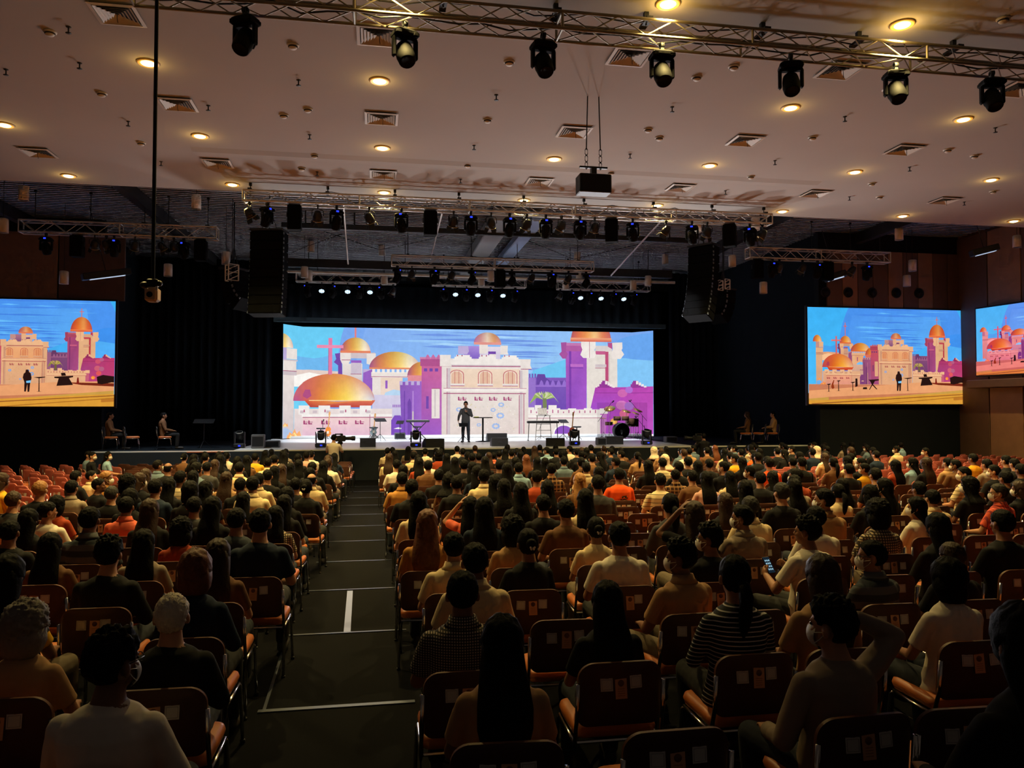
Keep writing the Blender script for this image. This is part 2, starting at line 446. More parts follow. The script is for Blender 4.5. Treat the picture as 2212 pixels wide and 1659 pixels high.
# smoke detectors and sprinklers
DET = [(108, 68), (633, 97), (220, 201), (1100, 133), (1053, 258), (665, 235), (680, 335), (613, 248), (652, 363), (1010, 356), (1400, 279), (1424, 297), (1585, 143), (1505, 166), (1755, 296), (1622, 381), (1883, 396), (2047, 323), (2105, 336), (1900, 425), (2145, 413), (2167, 40), (305, 308), (1917, 193), (1320, 372)]
SPR = [(148, 58), (13, 150), (172, 136), (277, 262), (450, 228), (645, 173), (669, 291), (348, 349), (685, 371), (1072, 205), (1024, 314), (995, 387), (1452, 231), (1361, 333), (1825, 252), (2150, 276), (1674, 347), (1965, 361), (1567, 412), (1835, 425), (2083, 436)]
def near_lamp(p):
    j = min(range(len(LAMP_POS)), key=lambda i: (LAMP_POS[i] - p).length); q = p - LAMP_POS[j]
    d = ('on the stage side of' if q.y > 0 else 'on the camera side of') if abs(q.y) > abs(q.x) else ('right of' if q.x > 0 else 'left of')
    rk = min(rows_txt, key=lambda r: abs(r - LAMP_POS[j].y)); n = sum(1 for s in LAMP_POS[:j] if abs(s.y - LAMP_POS[j].y) < 1.4)
    return '%s the %s downlight of the %s' % (d, NUM[n], rows_txt[rk].replace(' nearest the stage', '').replace(' back from the stage', '').replace('row above the near truss', 'truss row'))
t = thing('smoke_detector', '', 'smoke detector')
MB().lathe([(0.0, -.075), (.05, -.07), (.07, -.05), (.08, -.02), (.1, -.015), (.1, 0)]).build('housing', M_WHITE, t)
MB().lathe([(.072, -.05), (.076, -.05), (.08, -.03), (.076, -.03)]).build('vent_ring', M_VDARK, t)
for i, (x, y) in enumerate(DET):
    p = at_z(x, y, ZC); lab = 'round smoke detector, ' + near_lamp(p)
    if i == 0: t.location = p; t['label'] = lab; t['group'] = 'ceiling smoke detectors'
    else: dup(t, p, label=lab, group='ceiling smoke detectors')
t = thing('sprinkler', '', 'sprinkler')
MB().lathe([(0.0, -.01), (.035, -.01), (.04, 0)]).build('rose', M_VDARK, t)
mb = MB().tube((0, 0, 0), (0, 0, -.1), .012); mb.lathe([(0.0, -.105), (.045, -.103), (.045, -.098), (0, -.096)], n=10); mb.build('head', M_STEELDK, t)
for i, (x, y) in enumerate(SPR):
    p = at_z(x, y, ZC); lab = 'tiny dark sprinkler, ' + near_lamp(p)
    if i == 0: t.location = p; t['label'] = lab; t['group'] = 'ceiling sprinklers'
    else: dup(t, p, label=lab, group='ceiling sprinklers')

# ================================================================== trusses
def truss(name, label, x0, x1, Y, zb, h=0.36, d=0.36, hangs=(), hang_z=None, r=0.026, m=None, pitch=0.42, yaw=0.0):
    m = m or M_ALU
    L = x1 - x0
    t = thing(name, label, 'truss', ((x0 + x1) / 2, Y, zb), (0, 0, yaw), 'aluminium lighting trusses')
    for yy in (-d / 2, d / 2):
        for zz in (0, h):
            MB().tube((-L / 2, yy, zz), (L / 2, yy, zz), r, n=8).build('chord', m, t)
    n = max(2, int(L / pitch))
    for side in range(4):
        mb = MB()
        for i in range(n):
            a, b = -L / 2 + L * i / n, -L / 2 + L * (i + 1) / n
            if side < 2:
                yy = (-d / 2, d / 2)[side]; p0, p1 = (a, yy, 0 if i % 2 else h), (b, yy, h if i % 2 else 0)
            else:
                zz = (0, h)[side - 2]; p0, p1 = (a, -d / 2 if i % 2 else d / 2, zz), (b, d / 2 if i % 2 else -d / 2, zz)
            mb.tube(p0, p1, r * .42, n=6, caps=False)
        mb.build('lacing', m, t)
    nj = max(1, int(L / 2.6))
    for j in range(nj + 1):
        x = -L / 2 + L * j / nj; mb = MB()
        for s in (-1, 1): mb.tube((x, s * d / 2, 0), (x, s * d / 2, h), r * .8, n=6)
        for zz in (0, h): mb.tube((x, -d / 2, zz), (x, d / 2, zz), r * .8, n=6)
        mb.build('end_frame', m, t)
    for hx in hangs:
        mb = MB().tube((hx - (x0 + x1) / 2, 0, h + .0), (hx - (x0 + x1) / 2, 0, hang_z - zb), .013, n=6)
        mb.box((hx - (x0 + x1) / 2, 0, hang_z - zb - .04), (.07, .07, .08)); mb.box((hx - (x0 + x1) / 2, 0, h + .05), (.1, d * .9, .04))
        mb.build('hanger', M_STEELDK, t)
    # cable bundle lying in the truss
    mb = MB(); rr = random.Random(int(Y * 10)); pts = [(-L / 2 + L * i / 40, rr.uniform(-.1, .1), .05 + rr.uniform(-.03, .06)) for i in range(41)]
    mb.path(pts, .014, 5); pts = [(-L / 2 + L * i / 40, rr.uniform(-.12, .12), h + .03 + rr.uniform(0, .05)) for i in range(41)]
    mb.path(pts, .012, 5); mb.build('cable_run', M_BLACK, t)
    return t
def hx(lst, Z): return [at_z(x, y, Z).x for x, y in lst]
T1Y, T1Z = 11.0, 8.115
xa = -3.35
truss('lighting_truss', 'long aluminium truss nearest the camera hung just under the ceiling', xa, 11.6, T1Y, T1Z, .25, .4, [-3.0, .9] + hx([(1200, 10), (1395, 28), (1642, 55), (1860, 65), (2056, 90)], ZC), ZC, m=mat('shade_tinted_truss', (138, 128, 110), .4, .5))  # aluminium darkened in its colour so this truss looks unlit
T2Y, T2Z = 21.3, 8.055
x0, x1 = at_y(527, 425, T2Y).x, at_y(1662, 475, T2Y).x
truss('lighting_truss', 'long aluminium truss along the front edge of the pale ceiling', x0, x1, T2Y, T2Z, .275, .36, hx([(540, 393), (708, 402), (853, 412), (990, 420), (1130, 425), (1258, 433), (1411, 437), (1536, 444), (1652, 447)], ZC), ZC)
T3Y = 29.0
a, b = at_y(846, 572, T3Y), at_y(1280, 588, T3Y); T3Z = (a.z + b.z) / 2
truss('lighting_truss', 'middle truss over the stage with a row of dark fixtures', a.x, b.x, T3Y, T3Z, .36, .36, [a.x + .6, a.x + 3, b.x - 3, b.x - .6], ZD)
T4Y = 34.0; T4 = []
for nm, (xl, xr, yb) in zip(('above the orange guitar', 'above the standing speaker', 'above the drum side keyboards'), ((640, 855, 611), (934, 1135, 619), (1204, 1402, 627))):
    a, b = at_y(xl, yb, T4Y), at_y(xr, yb, T4Y); z = (a.z + b.z) / 2; T4.append(z)
    truss('lighting_truss', 'short truss deep over the stage, ' + nm, a.x, b.x, T4Y, z, .36, .36, [a.x + .5, b.x - .5], ZD)
T5Y = 26.0
a, b = at_y(45, 507, T5Y), at_y(470, 512, T5Y); T5Z = (a.z + b.z) / 2
truss('lighting_truss', 'dim truss hung above the orange-lit side screen on the left', a.x, b.x, T5Y, T5Z, .36, .36, [a.x + .4, a.x + 2, a.x + 3.6, b.x - 1.5, b.x - .3], ZD)
T6Y = 25.5
a, b = at_y(1615, 560, T6Y), at_y(1917, 566, T6Y); T6Z = (a.z + b.z) / 2
truss('lighting_truss', 'dim truss hung right of the right speaker array', a.x, b.x, T6Y, T6Z, .36, .36, [a.x + .4, a.x + 2.5, b.x - 1.5, b.x - .3], ZD)

# ------------------------------------------------------------------ fixtures
M_FIX = mat('fixture_black', (11, 11, 13), .75, spec=.12)
def make_moving_head(name='moving_head_light'):
    """hangs from its clamp at the origin; the head points down and outward"""
    t = thing(name, '', 'stage light')
    mb = MB().box((0, 0, -.03), (.05, .06, .1)); mb.lathe([(.035, -.03), (.05, -.03), (.05, .03), (.035, .03), (.035, -.03)], (0, 0, .03), 12, axis=(1, 0, 0)); mb.build('clamp', M_STEELDK, t)
    b = MB().bbox((0, 0, -.12), (.34, .24, .1), .03); b.bbox((-.13, 0, -.14), (.1, .26, .08), .02); b.bbox((.13, 0, -.14), (.1, .26, .08), .02); o = b.build('base', M_FIX, t)
    MB().box((0, -.123, -.115), (.07, .006, .045)).build('display', M_LCD, o, label='glowing blue display')
    mb = MB()
    for s in (-1, 1): mb.bbox((s * .165, 0, -.33), (.05, .1, .3), .02)
    mb.bbox((0, 0, -.19), (.36, .11, .04), .015); mb.build('yoke', M_FIX, t)
    R = Matrix.Rotation(radians(28), 4, 'X')
    mb = MB().lathe([(.0, .17), (.07, .16), (.115, .1), (.13, 0), (.135, -.1), (.12, -.2), (.105, -.22), (.1, -.215)], n=18)
    for s in (-1, 1): mb.bbox((s * .06, -.09, .02), (.06, .1, .16), .02)
    mb.v = [tuple((R @ Vector(v)) + Vector((0, 0, -.38))) for v in mb.v]
    h = mb.build('head_housing', M_FIX, t)
    mb = MB().lathe([(.0, -.2), (.06, -.208), (.1, -.214)], n=18); mb.v = [tuple((R @ Vector(v)) + Vector((0, 0, -.38))) for v in mb.v]
    mb.build('lens', M_GLASS, h)
    return t
def make_par(lit=False):
    t = thing('par_can_light' if not lit else 'led_par_light', '', 'stage light')
    mb = MB().box((0, 0, -.02), (.04, .05, .08)); mb.lathe([(.03, -.02), (.045, -.02), (.045, .02), (.03, .02), (.03, -.02)], (0, 0, .03), 12, axis=(1, 0, 0)); mb.build('clamp', M_STEELDK, t)
    mb = MB().path([(-.15, 0, -.24), (-.15, 0, -.1), (-.1, 0, -.06), (.1, 0, -.06), (.15, 0, -.1), (.15, 0, -.24)], .012, 6); mb.build('yoke', M_STEELDK, t)
    R = Matrix.Rotation(radians(35 if not lit else -36), 4, 'X'); T = Vector((0, 0, -.24))
    mb = MB().lathe([(0, .15), (.06, .15), (.09, .1), (.125, .0), (.135, -.12), (.12, -.12), (.1, 0), (0, .06)], n=18); mb.v = [tuple((R @ Vector(v)) + T) for v in mb.v]
    h = mb.build('can', M_BLACK, t)
    if lit:
        mb = MB()
        for k in range(13):
            rr, a = (0, 0) if k == 0 else ((.05, k * pi / 2) if k < 5 else (.095, k * pi / 4))
            mb.lathe([(0, -.128), (.018, -.125), (.02, -.115)], (rr * cos(a), rr * sin(a), 0), 8)
        mb.lathe([(0, -.112), (.12, -.112)], n=18, mi=1)
        mb.v = [tuple((R @ Vector(v)) + T) for v in mb.v]
        mb.build('led_lens', [emit_mat('led_white', (235, 248, 255), 2.6), emit_mat('led_blue', (120, 190, 235), 1.0)], h, label='lit white and blue lens')
    else:
        mb = MB().lathe([(.12, -.122), (.137, -.122), (.14, -.13), (.12, -.13)], n=18); mb.v = [tuple((R @ Vector(v)) + T) for v in mb.v]
        mb.build('gel_frame', mat('brass_rim', (230, 200, 140), .3, .6), h)
        mb = MB()
        for k in range(4):
            a = k * pi / 2 + .5
            vs = [(x, .125, -.13) for x in (-.09, .09)] + [(.07, .17, -.24), (-.07, .17, -.24)]
            vs += [(v[0], v[1] + .006, v[2]) for v in vs]
            q = Matrix.Rotation(a, 4, 'Z')
            mb.add([q @ Vector(v) for v in vs], [(0, 1, 2, 3), (7, 6, 5, 4), (0, 4, 5, 1), (1, 5, 6, 2), (2, 6, 7, 3), (3, 7, 4, 0)])
        mb.v = [tuple((R @ Vector(v)) + T) for v in mb.v]
        mb.build('barn_door', M_BLACK, h)
        mb = MB().lathe([(0, .05), (.09, -.06)], n=14); mb.v = [tuple((R @ Vector(v)) + T) for v in mb.v]
        mb.build('reflector', mat('reflector', (190, 180, 160), .25, .9), h)
    return t
def make_box_speaker():
    t = thing('hanging_loudspeaker', '', 'speaker')
    MB().box((0, 0, -.02), (.3, .06, .04)).build('bracket', M_STEELDK, t)
    MB().bbox((0, 0, -.38), (.36, .32, .66), .02).build('cabinet', mat('array_black', (9, 10, 12), .9, spec=.06), t)
    MB().box((0, .165, -.38), (.32, .01, .6)).build('grille', M_GRILLE, t)
    mb = MB()
    for s in (-1, 1): mb.box((s * .2, 0, -.3), (.02, .06, .14))
    mb.build('side_bracket', M_STEELDK, t)
    return t
mh0, par0, led0, spk0 = make_moving_head(), make_par(), make_par(True), make_box_speaker()
USED = set()
def place(proto, loc, rot, label, group):
    if proto.name in USED: return dup(proto, loc, rot, label, group)
    USED.add(proto.name); KIDS[proto.name] = [(c, list(c.children)) for c in proto.children]
    proto.location = loc; proto.rotation_euler = rot; proto['label'] = label; proto['group'] = group
    return proto
def hang_row(where, Y, zb, items, d=0.36):
    counts = {}
    for x, kind, yaw in items:
        p = at_y(x, 500, Y); p.z = zb - .03
        if kind == 'L': add_light('led_par_beam', 'SPOT', (p.x, Y, p.z - .5), 1500, (.80, .90, 1.0), .12, (p.x, Y + 1.6, ZS), 58, .7)
        proto, nm, grp = {'M': (mh0, 'black moving-head spotlight', 'moving heads on the trusses'), 'P': (par0, 'black par can with barn doors', 'par cans on the trusses'),
                          'L': (led0, 'lit white LED par light', 'lit LED pars over the stage'), 'B': (spk0, 'black rectangular loudspeaker', 'loudspeakers hung on the trusses')}[kind]
        counts[kind] = counts.get(kind, 0) + 1
        yoff = 0 if kind != 'B' else -.1
        place(proto, (p.x, Y + yoff, p.z - (.035 if kind != 'B' else 0)), (0, 0, radians(yaw)), '%s, %s from left, %s' % (nm, NUM[counts[kind] - 1], where), grp)
rr = random.Random(5)
def yw(): return rr.uniform(-40, 40)
hang_row('on the truss nearest the camera', T1Y, T1Z, [(525, 'M', 150), (873, 'M', -160), (1174, 'M', 190), (1432, 'M', 180), (1712, 'M', 160), (1940, 'M', 170), (2149, 'M', 165)])
hang_row('on the ceiling-edge truss', T2Y, T2Z, [(538, 'P', -60), (577, 'M', 50), (637, 'B', 0), (686, 'P', 5), (727, 'M', 15), (798, 'P', -30), (867, 'M', -15), (929, 'B', 0), (980, 'P', 10), (1017, 'M', 0),
          (1061, 'P', 0), (1101, 'M', 5), (1138, 'P', 20), (1179, 'M', 0), (1213, 'P', 35), (1253, 'M', 0), (1285, 'P', 10), (1319, 'B', -20), (1367, 'M', -25), (1439, 'P', 50), (1495, 'M', -30), (1528, 'P', 0), (1573, 'B', -35), (1620, 'M', -40), (1647, 'P', 60)])
hang_row('on the middle stage truss', T3Y, T3Z, [(859, 'M', 60), (890, 'P', yw()), (939, 'M', yw()), (976, 'P', yw()), (1020, 'M', 70), (1079, 'B', 10), (1106, 'M', 80), (1149, 'P', yw()), (1192, 'M', yw()), (1228, 'P', yw()), (1266, 'M', 70)])
for (nm, its), z in zip((('short truss above orange guitar', [(664, 'M', -50), (696, 'L', 0), (720, 'M', 40), (752, 'L', 0), (777, 'M', 0), (800, 'L', 0), (823, 'M', -30), (850, 'P', 40)]),
                         ('short truss above the speaker', [(961, 'M', -30), (984, 'L', 0), (1008, 'M', 0), (1032, 'L', 0), (1060, 'M', 20), (1086, 'L', 0), (1113, 'M', 40)]),
                         ('short truss above keyboards', [(1210, 'P', 30), (1235, 'M', 20), (1253, 'L', 0), (1276, 'M', 0), (1297, 'L', 0), (1326, 'M', 30), (1346, 'L', 0), (1370, 'M', 40)])), T4):
    hang_row(nm, T4Y, z, its)
hang_row('on the dim left truss', T5Y, T5Z, [(100, 'M', 0), (170, 'B', 0), (205, 'P', 20), (230, 'P', -40), (247, 'M', 10), (292, 'P', 30), (350, 'P', -50), (376, 'L', 160), (397, 'M', -20), (436, 'B', 0)])
hang_row('on the dim right truss', T6Y, T6Z, [(1632, 'B', 0), (1668, 'M', 0), (1683, 'P', 20), (1733, 'P', 30), (1765, 'M', 10), (1783, 'B', -10), (1840, 'P', 40), (1872, 'M', 0)])

# ================================================================== hung things
def hang_txt(i, n, where): return '%s %s' % (NUM[i], where)
# suspended loudspeaker box with two chains
t = thing('suspended_loudspeaker', 'black box loudspeaker hung by two long chains from the ceiling', 'speaker')
Yp = 14.2
p = at_y(1282, 398, Yp); pl = at_y(1249, 398, Yp); pr = at_y(1317, 398, Yp); w = pr.x - pl.x
t.location = (p.x, Yp, p.z); zt = at_y(1282, 380, Yp).z - p.z; zb_ = at_y(1282, 420, Yp).z - p.z
MB().bbox((0, 0, (zt + zb_) / 2), (w, .34, zt - zb_), .015).build('cabinet', M_BLACK, t)
MB().box((0, -.175, (zt + zb_) / 2), (w * .92, .012, (zt - zb_) * .88)).build('grille', M_GRILLE, t)
mb = MB().box((0, 0, zt + .07), (.1, .12, .14)); mb.box((0, 0, zt + .16), (.55, .06, .035)); mb.build('yoke_bar', M_BLACKM, t)
for s, xx in ((-.14, at_z(1270, 210, ZC).x - p.x), (.14, at_z(1290, 210, ZC).x - p.x)):
    mb = MB()
    for j in range(3):
        z = zt + .2 + j * .13
        mb.path([(s, 0, z - .08), (s - .025, 0, z - .04), (s - .025, 0, z + .04), (s, 0, z + .08), (s + .025, 0, z + .04), (s + .025, 0, z - .04), (s, 0, z - .08)], .008, 5)
    mb.tube((s, 0, zt + .5), (s * .8, 0, ZC - p.z), .012, n=6); mb.build('chain', M_STEELDK, t)
# long pole with a device at its end
Yq = 8.0
p = at_y(330, 625, Yq); t = thing('ceiling_pole', 'long thin black pole hanging down from the ceiling', 'pole', (p.x, Yq, p.z))
MB().tube((0, 0, .1), (0, 0, ZC - p.z), .019, n=10).build('tube', M_BLACKM, t)
MB().lathe([(.05, -.02), (.05, 0)], (0, 0, ZC - p.z), 12).build('flange', M_BLACKM, t)
mb = MB().bbox((0, 0, .06), (.1, .08, .08), .01); mb.ell((-.07, 0, .04), (.05, .05, .035)); mb.ell((.06, 0, .06), (.03, .04, .03)); mb.build('clamp_knob', M_BLACKM, t)
t = thing('pole_camera', 'small amber-lit camera box on the lower end of the ceiling pole', 'camera', (p.x, Yq, p.z))
mb = MB().bbox((0, 0, -.055), (.12, .15, .14), .02); mb.build('housing', mat('beige_housing', (196, 160, 120), .6), t)
MB().lathe([(0, .02), (.02, .02), (.03, 0)], (-.01, -.075, -.06), 12, axis=(0, -1, 0)).build('lens', M_GLASS, t)
MB().box((.055, -.076, .0), (.02, .006, .04)).build('label_plate', M_WHITE, t)
# line arrays
def line_array(label, px_top, px_bot, Y, n, w, yaw, curve, facing=1):
    a, b = at_y(*px_top, Y), at_y(*px_bot, Y); H = a.z - b.z; seg = H / n * 1.02
    t = thing('line_array_speaker', label, 'speaker', (a.x, Y, a.z), (0, 0, yaw), 'flown line arrays')
    ang = 0; P = Vector((0, 0, 0))
    for i in range(n):
        ang = radians(curve) * (i / (n - 1)) ** 1.3
        R = Matrix.Rotation(-ang, 3, 'X')
        c = P + R @ Vector((0, 0, -seg / 2))
        mb = MB().bbox(c, (w, .52, seg * .97), .02, 0, R)
        o = mb.build('cabinet', mat('array_black', (9, 10, 12), .9, spec=.06), t)
        for s in (-1, 1):
            MB().box(c + R @ Vector((s * w * .27, .264, 0)), (w * .3, .01, seg * .7), 0, R).build('grille', M_GRILLE, o)
            for zz in (-.3, .3): MB().box(c + R @ Vector((s * (w / 2 + .008), -.2, zz * seg)), (.016, .06, seg * .22), 0, R).build('rigging_plate', mat('rig_grey', (120, 130, 140), .5, .4), o)
        P = P + R @ Vector((0, 0, -seg))
    mb = MB().box((0, 0, .05), (w, .6, .06)); mb.tube((0, 0, .05), (0, 0, ZD - a.z), .02, n=6); mb.tube((-.25, 0, .05), (0, 0, .8), .01, n=6); mb.tube((.25, 0, .05), (0, 0, .8), .01, n=6)
    mb.build('flying_frame', M_STEELDK, t)
    return t
line_array('tall black flown speaker array beside the left end of the ceiling-edge truss', (582, 503), (584, 680), 24.5, 9, 1.02, radians(-12), 8)
line_array('tall black curved speaker array hanging right of the main screen', (1520, 535), (1505, 692), 24.5, 9, .92, radians(-52), 24)
line_array('small curved speaker array at an angle left of the tall left array', (505, 585), (520, 668), 26.5, 6, .8, radians(62), 48)
line_array('half-hidden dark speaker array right of the curved right array', (1562, 630), (1552, 695), 27.0, 5, .8, radians(-70), 40)
# little vertical white ladder trusses above the outer arrays
for px0, px1, lab in (((490, 572), (512, 607), 'white truss stub over the small left speaker array'), ((1556, 604), (1572, 626), 'white truss stub beside the right speaker array')):
    a, b = at_y(*px0, 26.0), at_y(*px1, 26.0); H = max(.25, a.z - b.z); w = b.x - a.x
    t = thing('truss_stub', lab, 'truss', ((a.x + b.x) / 2, 26.0, b.z), (0, 0, .5))
    for sx in (-1, 1):
        for sy in (-1, 1): MB().tube((sx * w / 2, sy * .15, 0), (sx * w / 2, sy * .15, H), .022, n=6).build('chord', M_WHITE, t)
    mb = MB()
    for i in range(3):
        for sy in (-1, 1): mb.tube((-w / 2, sy * .15, H * i / 3), (w / 2, sy * .15, H * (i + 1) / 3), .014, n=5); mb.tube((-w / 2, sy * .15, H * i / 2.0 if i < 3 else H), (w / 2, sy * .15, H * i / 2.0), .014, n=5)
    mb.build('lacing', M_WHITE, t)
    MB().tube((0, 0, H), (0, 0, ZD - b.z), .012, n=6).build('hanger', M_STEELDK, t)
# white cylinder downlights hung in the stage house
CYL = [(51, 418), (7, 488), (424, 437), (138, 600), (363, 584), (488, 558), (672, 533), (825, 541), (658, 588), (667, 596), (830, 603), (1040, 607), (1060, 597), (1247, 556), (1251, 600), (1222, 615), (1368, 617), (1400, 607), (1437, 560), (1582, 564), (1649, 622), (1506, 488), (1632, 484), (1942, 506), (2197, 522), (1971, 574), (2153, 578), (1959, 607)]
BIG = {0: 24.5, 1: 25, 2: 24.5, 3: 27.5, 4: 28, 5: 27, 21: 24, 22: 24, 23: 24.5, 24: 23.4, 25: 26, 26: 25.5, 27: 26.5, 20: 26.5, 19: 27}
t0 = thing('hanging_cylinder_light', '', 'ceiling light')
mb = MB().lathe([(.13, -.2), (.14, -.21), (.14, .2), (.12, .22), (0, .225)], n=18); mb.build('can', M_WHITE, t0)
MB().lathe([(0, -.17), (.12, -.17), (.13, -.2)], n=18).build('baffle', mat('baffle', (215, 215, 210), .3), t0)
for i, (x, y) in enumerate(CYL):
    Y = BIG.get(i, 31.0 + (i % 4) * .5); p = at_y(x, y, Y)
    sub = 'in the %s stage-house area' % ('left' if x < 520 else 'central' if x < 1460 else 'right')
    n = sum(1 for q in CYL[:i] if (q[0] < 520) == (x < 520) and (q[0] >= 1460) == (x >= 1460))
    lab = ''
    lab = 'white hanging cylinder %s, %s' % (sub, ('over the orange-lit side screen' if x < 300 else 'by the ceiling pole' if x < 450 else 'by the truss stub' if x < 520 else
          'near the ceiling edge' if y < 520 else 'high under the roof deck' if y < 565 else 'low by the short trusses') + ', ' + NUM[n])
    if i == 0: o = t0; o.location = p; o['label'] = lab; o['group'] = 'hanging cylinder lights'
    else: o = dup(t0, p, label=lab, group='hanging cylinder lights')
    MB().tube((0, 0, .2), (0, 0, ZD - p.z), .008, n=5).build('stem', M_STEELDK, o)
# steel, pipes and ducts under the deck
def beam(name, label, p0, p1, w, h, m, cat='beam'):
    p0, p1 = Vector(p0), Vector(p1); d = p1 - p0
    mb = MB().box((0, 0, 0), (d.length, w, h)); o = mb.build(name, m, None, (p0 + p1) / 2, (0, 0, atan2(d.y, d.x)))
    return tag(o, label, cat)
q0, q1 = at_y(608, 492, 27.2), at_y(1490, 515, 27.2); zz = (q0.z + q1.z) / 2
beam('roof_beam', 'long black roof beam just behind the ceiling-edge truss', (q0.x, 27.2, zz), (q1.x, 27.2, zz), .14, .16, M_STEELDK)
for j in range(9):
    x = q0.x + .8 + (q1.x - q0.x - 1.6) * j / 8
    tag(MB().tube((0, 0, 0), (0, 0, ZD - zz - .08), .025, n=6).build('hanger_rod', M_STEELDK, None, (x, 27.2, zz + .08)), 'thin black rod holding the long roof beam, %s from the left' % NUM[j], 'rod', 'rods over the roof beam')
q0, q1 = at_y(622, 573, 32.0), at_y(1450, 588, 32.0); zz = (q0.z + q1.z) / 2
beam('roof_beam', 'deep black beam over the short stage trusses', (q0.x, 32.0, zz), (q1.x, 32.0, zz), .25, .34, M_STEELDK)
tag(MB().tube((q0.x, 31.6, zz - .42), (q1.x, 31.6, zz - .42), .06, n=10).build('ceiling_pipe', M_ALU), 'long pale pipe below the deep black beam', 'pipe')
for j in range(5):
    x = q0.x + 1.2 + (q1.x - q0.x - 2.4) * j / 4
    tag(MB().tube((x, 31.6, zz - .36), (x, 31.6, ZD), .012, n=6).build('pipe_hanger', M_STEELDK), 'thin rod holding the pale pipe, %s from the left' % NUM[j], 'rod', 'rods over the pale pipe')
M_DUCT = mat('blue_duct', (150, 172, 205), .45, .3)
a = at_z(1160, 478, 8.95); tag(MB().bbox((a.x, 31.5, 9.0), (.5, 12.5, .3), .03).build('air_duct', M_DUCT), 'pale blue air duct running back over the stage', 'duct')
tag(MB().bbox((a.x - 1.2, 31.5, 9.05), (.75, 12.5, .45), .03).build('air_duct', mat('grey_duct', (140, 142, 144), .5, .3)), 'wide grey air duct beside the pale blue duct', 'duct')
for j, (x0p, y0p, x1p, y1p, lab) in enumerate(((742, 440, 752, 570, 'near the left array'), (955, 460, 930, 560, 'left of the ducts'), (1435, 470, 1320, 595, 'right of the ducts'))):
    a, b = at_y(x0p, y0p, 24.0), at_y(x1p, y1p, 30.0)
    tag(MB().tube(a, b, .03, n=6).build('brace_tube', M_ALU), 'long slanting pale brace tube under the roof, ' + lab, 'brace')
for j, x in enumerate((-12.5, -7.5, 13.5, 18.2)):
    beam('roof_girder', 'dark girder running back under the stage roof, ' + ('far left', 'above the left truss', 'above the right array', 'above the wood panels')[j], (x, 22.5, ZD - .22), (x + .3, 30 if abs(x) > 10 else 41, ZD - .22), .25, .4, M_STEELDK)
# thin sagging cables under the roof
for j, (pts, lab) in enumerate(((((700, 500), (820, 540), (960, 510)), 'from the left array'), (((1140, 520), (1240, 560), (1390, 525)), 'over the keyboards'), (((600, 560), (655, 535), (740, 505)), 'beside the left truss end'))):
    tag(MB().path([at_y(x, y, 29.5) for x, y in pts], .012, 5).build('sagging_cable', M_BLACK), 'thin black cable sagging under the roof ' + lab, 'cable')
# tilted light boxes
for (x, y), Y, w, yaw, lab, hot in (((232, 600), 27.5, 1.5, .55, 'tilted dark ceiling box with a white light strip, by the left truss', 1), ((2128, 548), 23.6, .9, -.3, 'dark box with pale glowing underside near the angled side screen', 1), ((990, 0), 0, 0, 0, '', 0), ((1806, 603), 26, .8, -.6, 'dim pale slanted light bar under the right truss', 1)):
    if not lab: continue
    p = at_y(x, y, Y); t = thing('light_box', lab, 'light', p, (0, radians(-14), yaw))
    MB().bbox((0, 0, .12), (w, .35, .22), .02).build('housing', M_STEELDK, t)
    MB().box((0, -.05, .0), (w * .72, .16, .02)).build('diffuser', emit_mat('cool_strip', (205, 222, 250), .75), t)
    MB().tube((0, 0, .2), (0, 0, .22 + ZD - p.z - .3), .012, n=6).build('stem', M_STEELDK, t)

# ================================================================== LED screens with their picture
def L(x, y): return (590 + .1944 * x, 690 + .1944 * y)
def Rr(x, y): return (1000 + .1944 * x, 690 + .1944 * y)
ART = []          # (colour or list of colours per vertex, points) in one common picture plane
LAY = [0]
def put(t, new=True):
    if new: LAY[0] += 1
    ART.append((t[0], t[1], LAY[0]))
def poly(f, c, *pts): put((c, [f(*p) for p in pts]))
def rc(f, c, x0, y0, x1, y1):
    """rectangle; a pair of colours runs top to bottom"""
    if isinstance(c, list): c = [c[0], c[0], c[1], c[1]]
    put((c, [f(x0, y0), f(x1, y0), f(x1, y1), f(x0, y1)]))
def dome(f, cx, yb, rx, ry, cols, n=22, top=None):
    """half ellipse in upright bands of colour from left to right"""
    K = len(cols) - 1
    def col(u):
        v = max(0, min(.999, u)) * K; i = int(v); w = v - i
        return tuple(cols[i][j] * (1 - w) + cols[i + 1][j] * w for j in range(3))
    for i in range(n):
        a0, a1 = pi - pi * i / n, pi - pi * (i + 1) / n
        x0, x1 = cx + rx * cos(a0), cx + rx * cos(a1)
        u0, u1 = (x0 - cx + rx) / (2 * rx), (x1 - cx + rx) / (2 * rx)
        dk = lambda c_: tuple(v * .86 for v in c_) if top is None else tuple(v * .35 + w * .65 for v, w in zip(c_, top))
        put(([col(u0), col(u1), dk(col(u1)), dk(col(u0))], [f(x0, yb), f(x1, yb), f(x1, yb - ry * sin(a1)), f(x0, yb - ry * sin(a0))]), i == 0)
ST = (232, 222, 216); ST2 = (206, 192, 196); LIL = (188, 172, 214); PUR = (150, 96, 190); DPUR = (116, 74, 168); MAG = (186, 92, 158); PEA = (232, 208, 188); LINE = (168, 84, 120); MGT = (168, 70, 182)
GOLD = [(176, 96, 150), (222, 132, 92), (236, 172, 84), (250, 214, 120), (255, 244, 214), (238, 200, 190)]
ident = lambda x, y: (x, y)
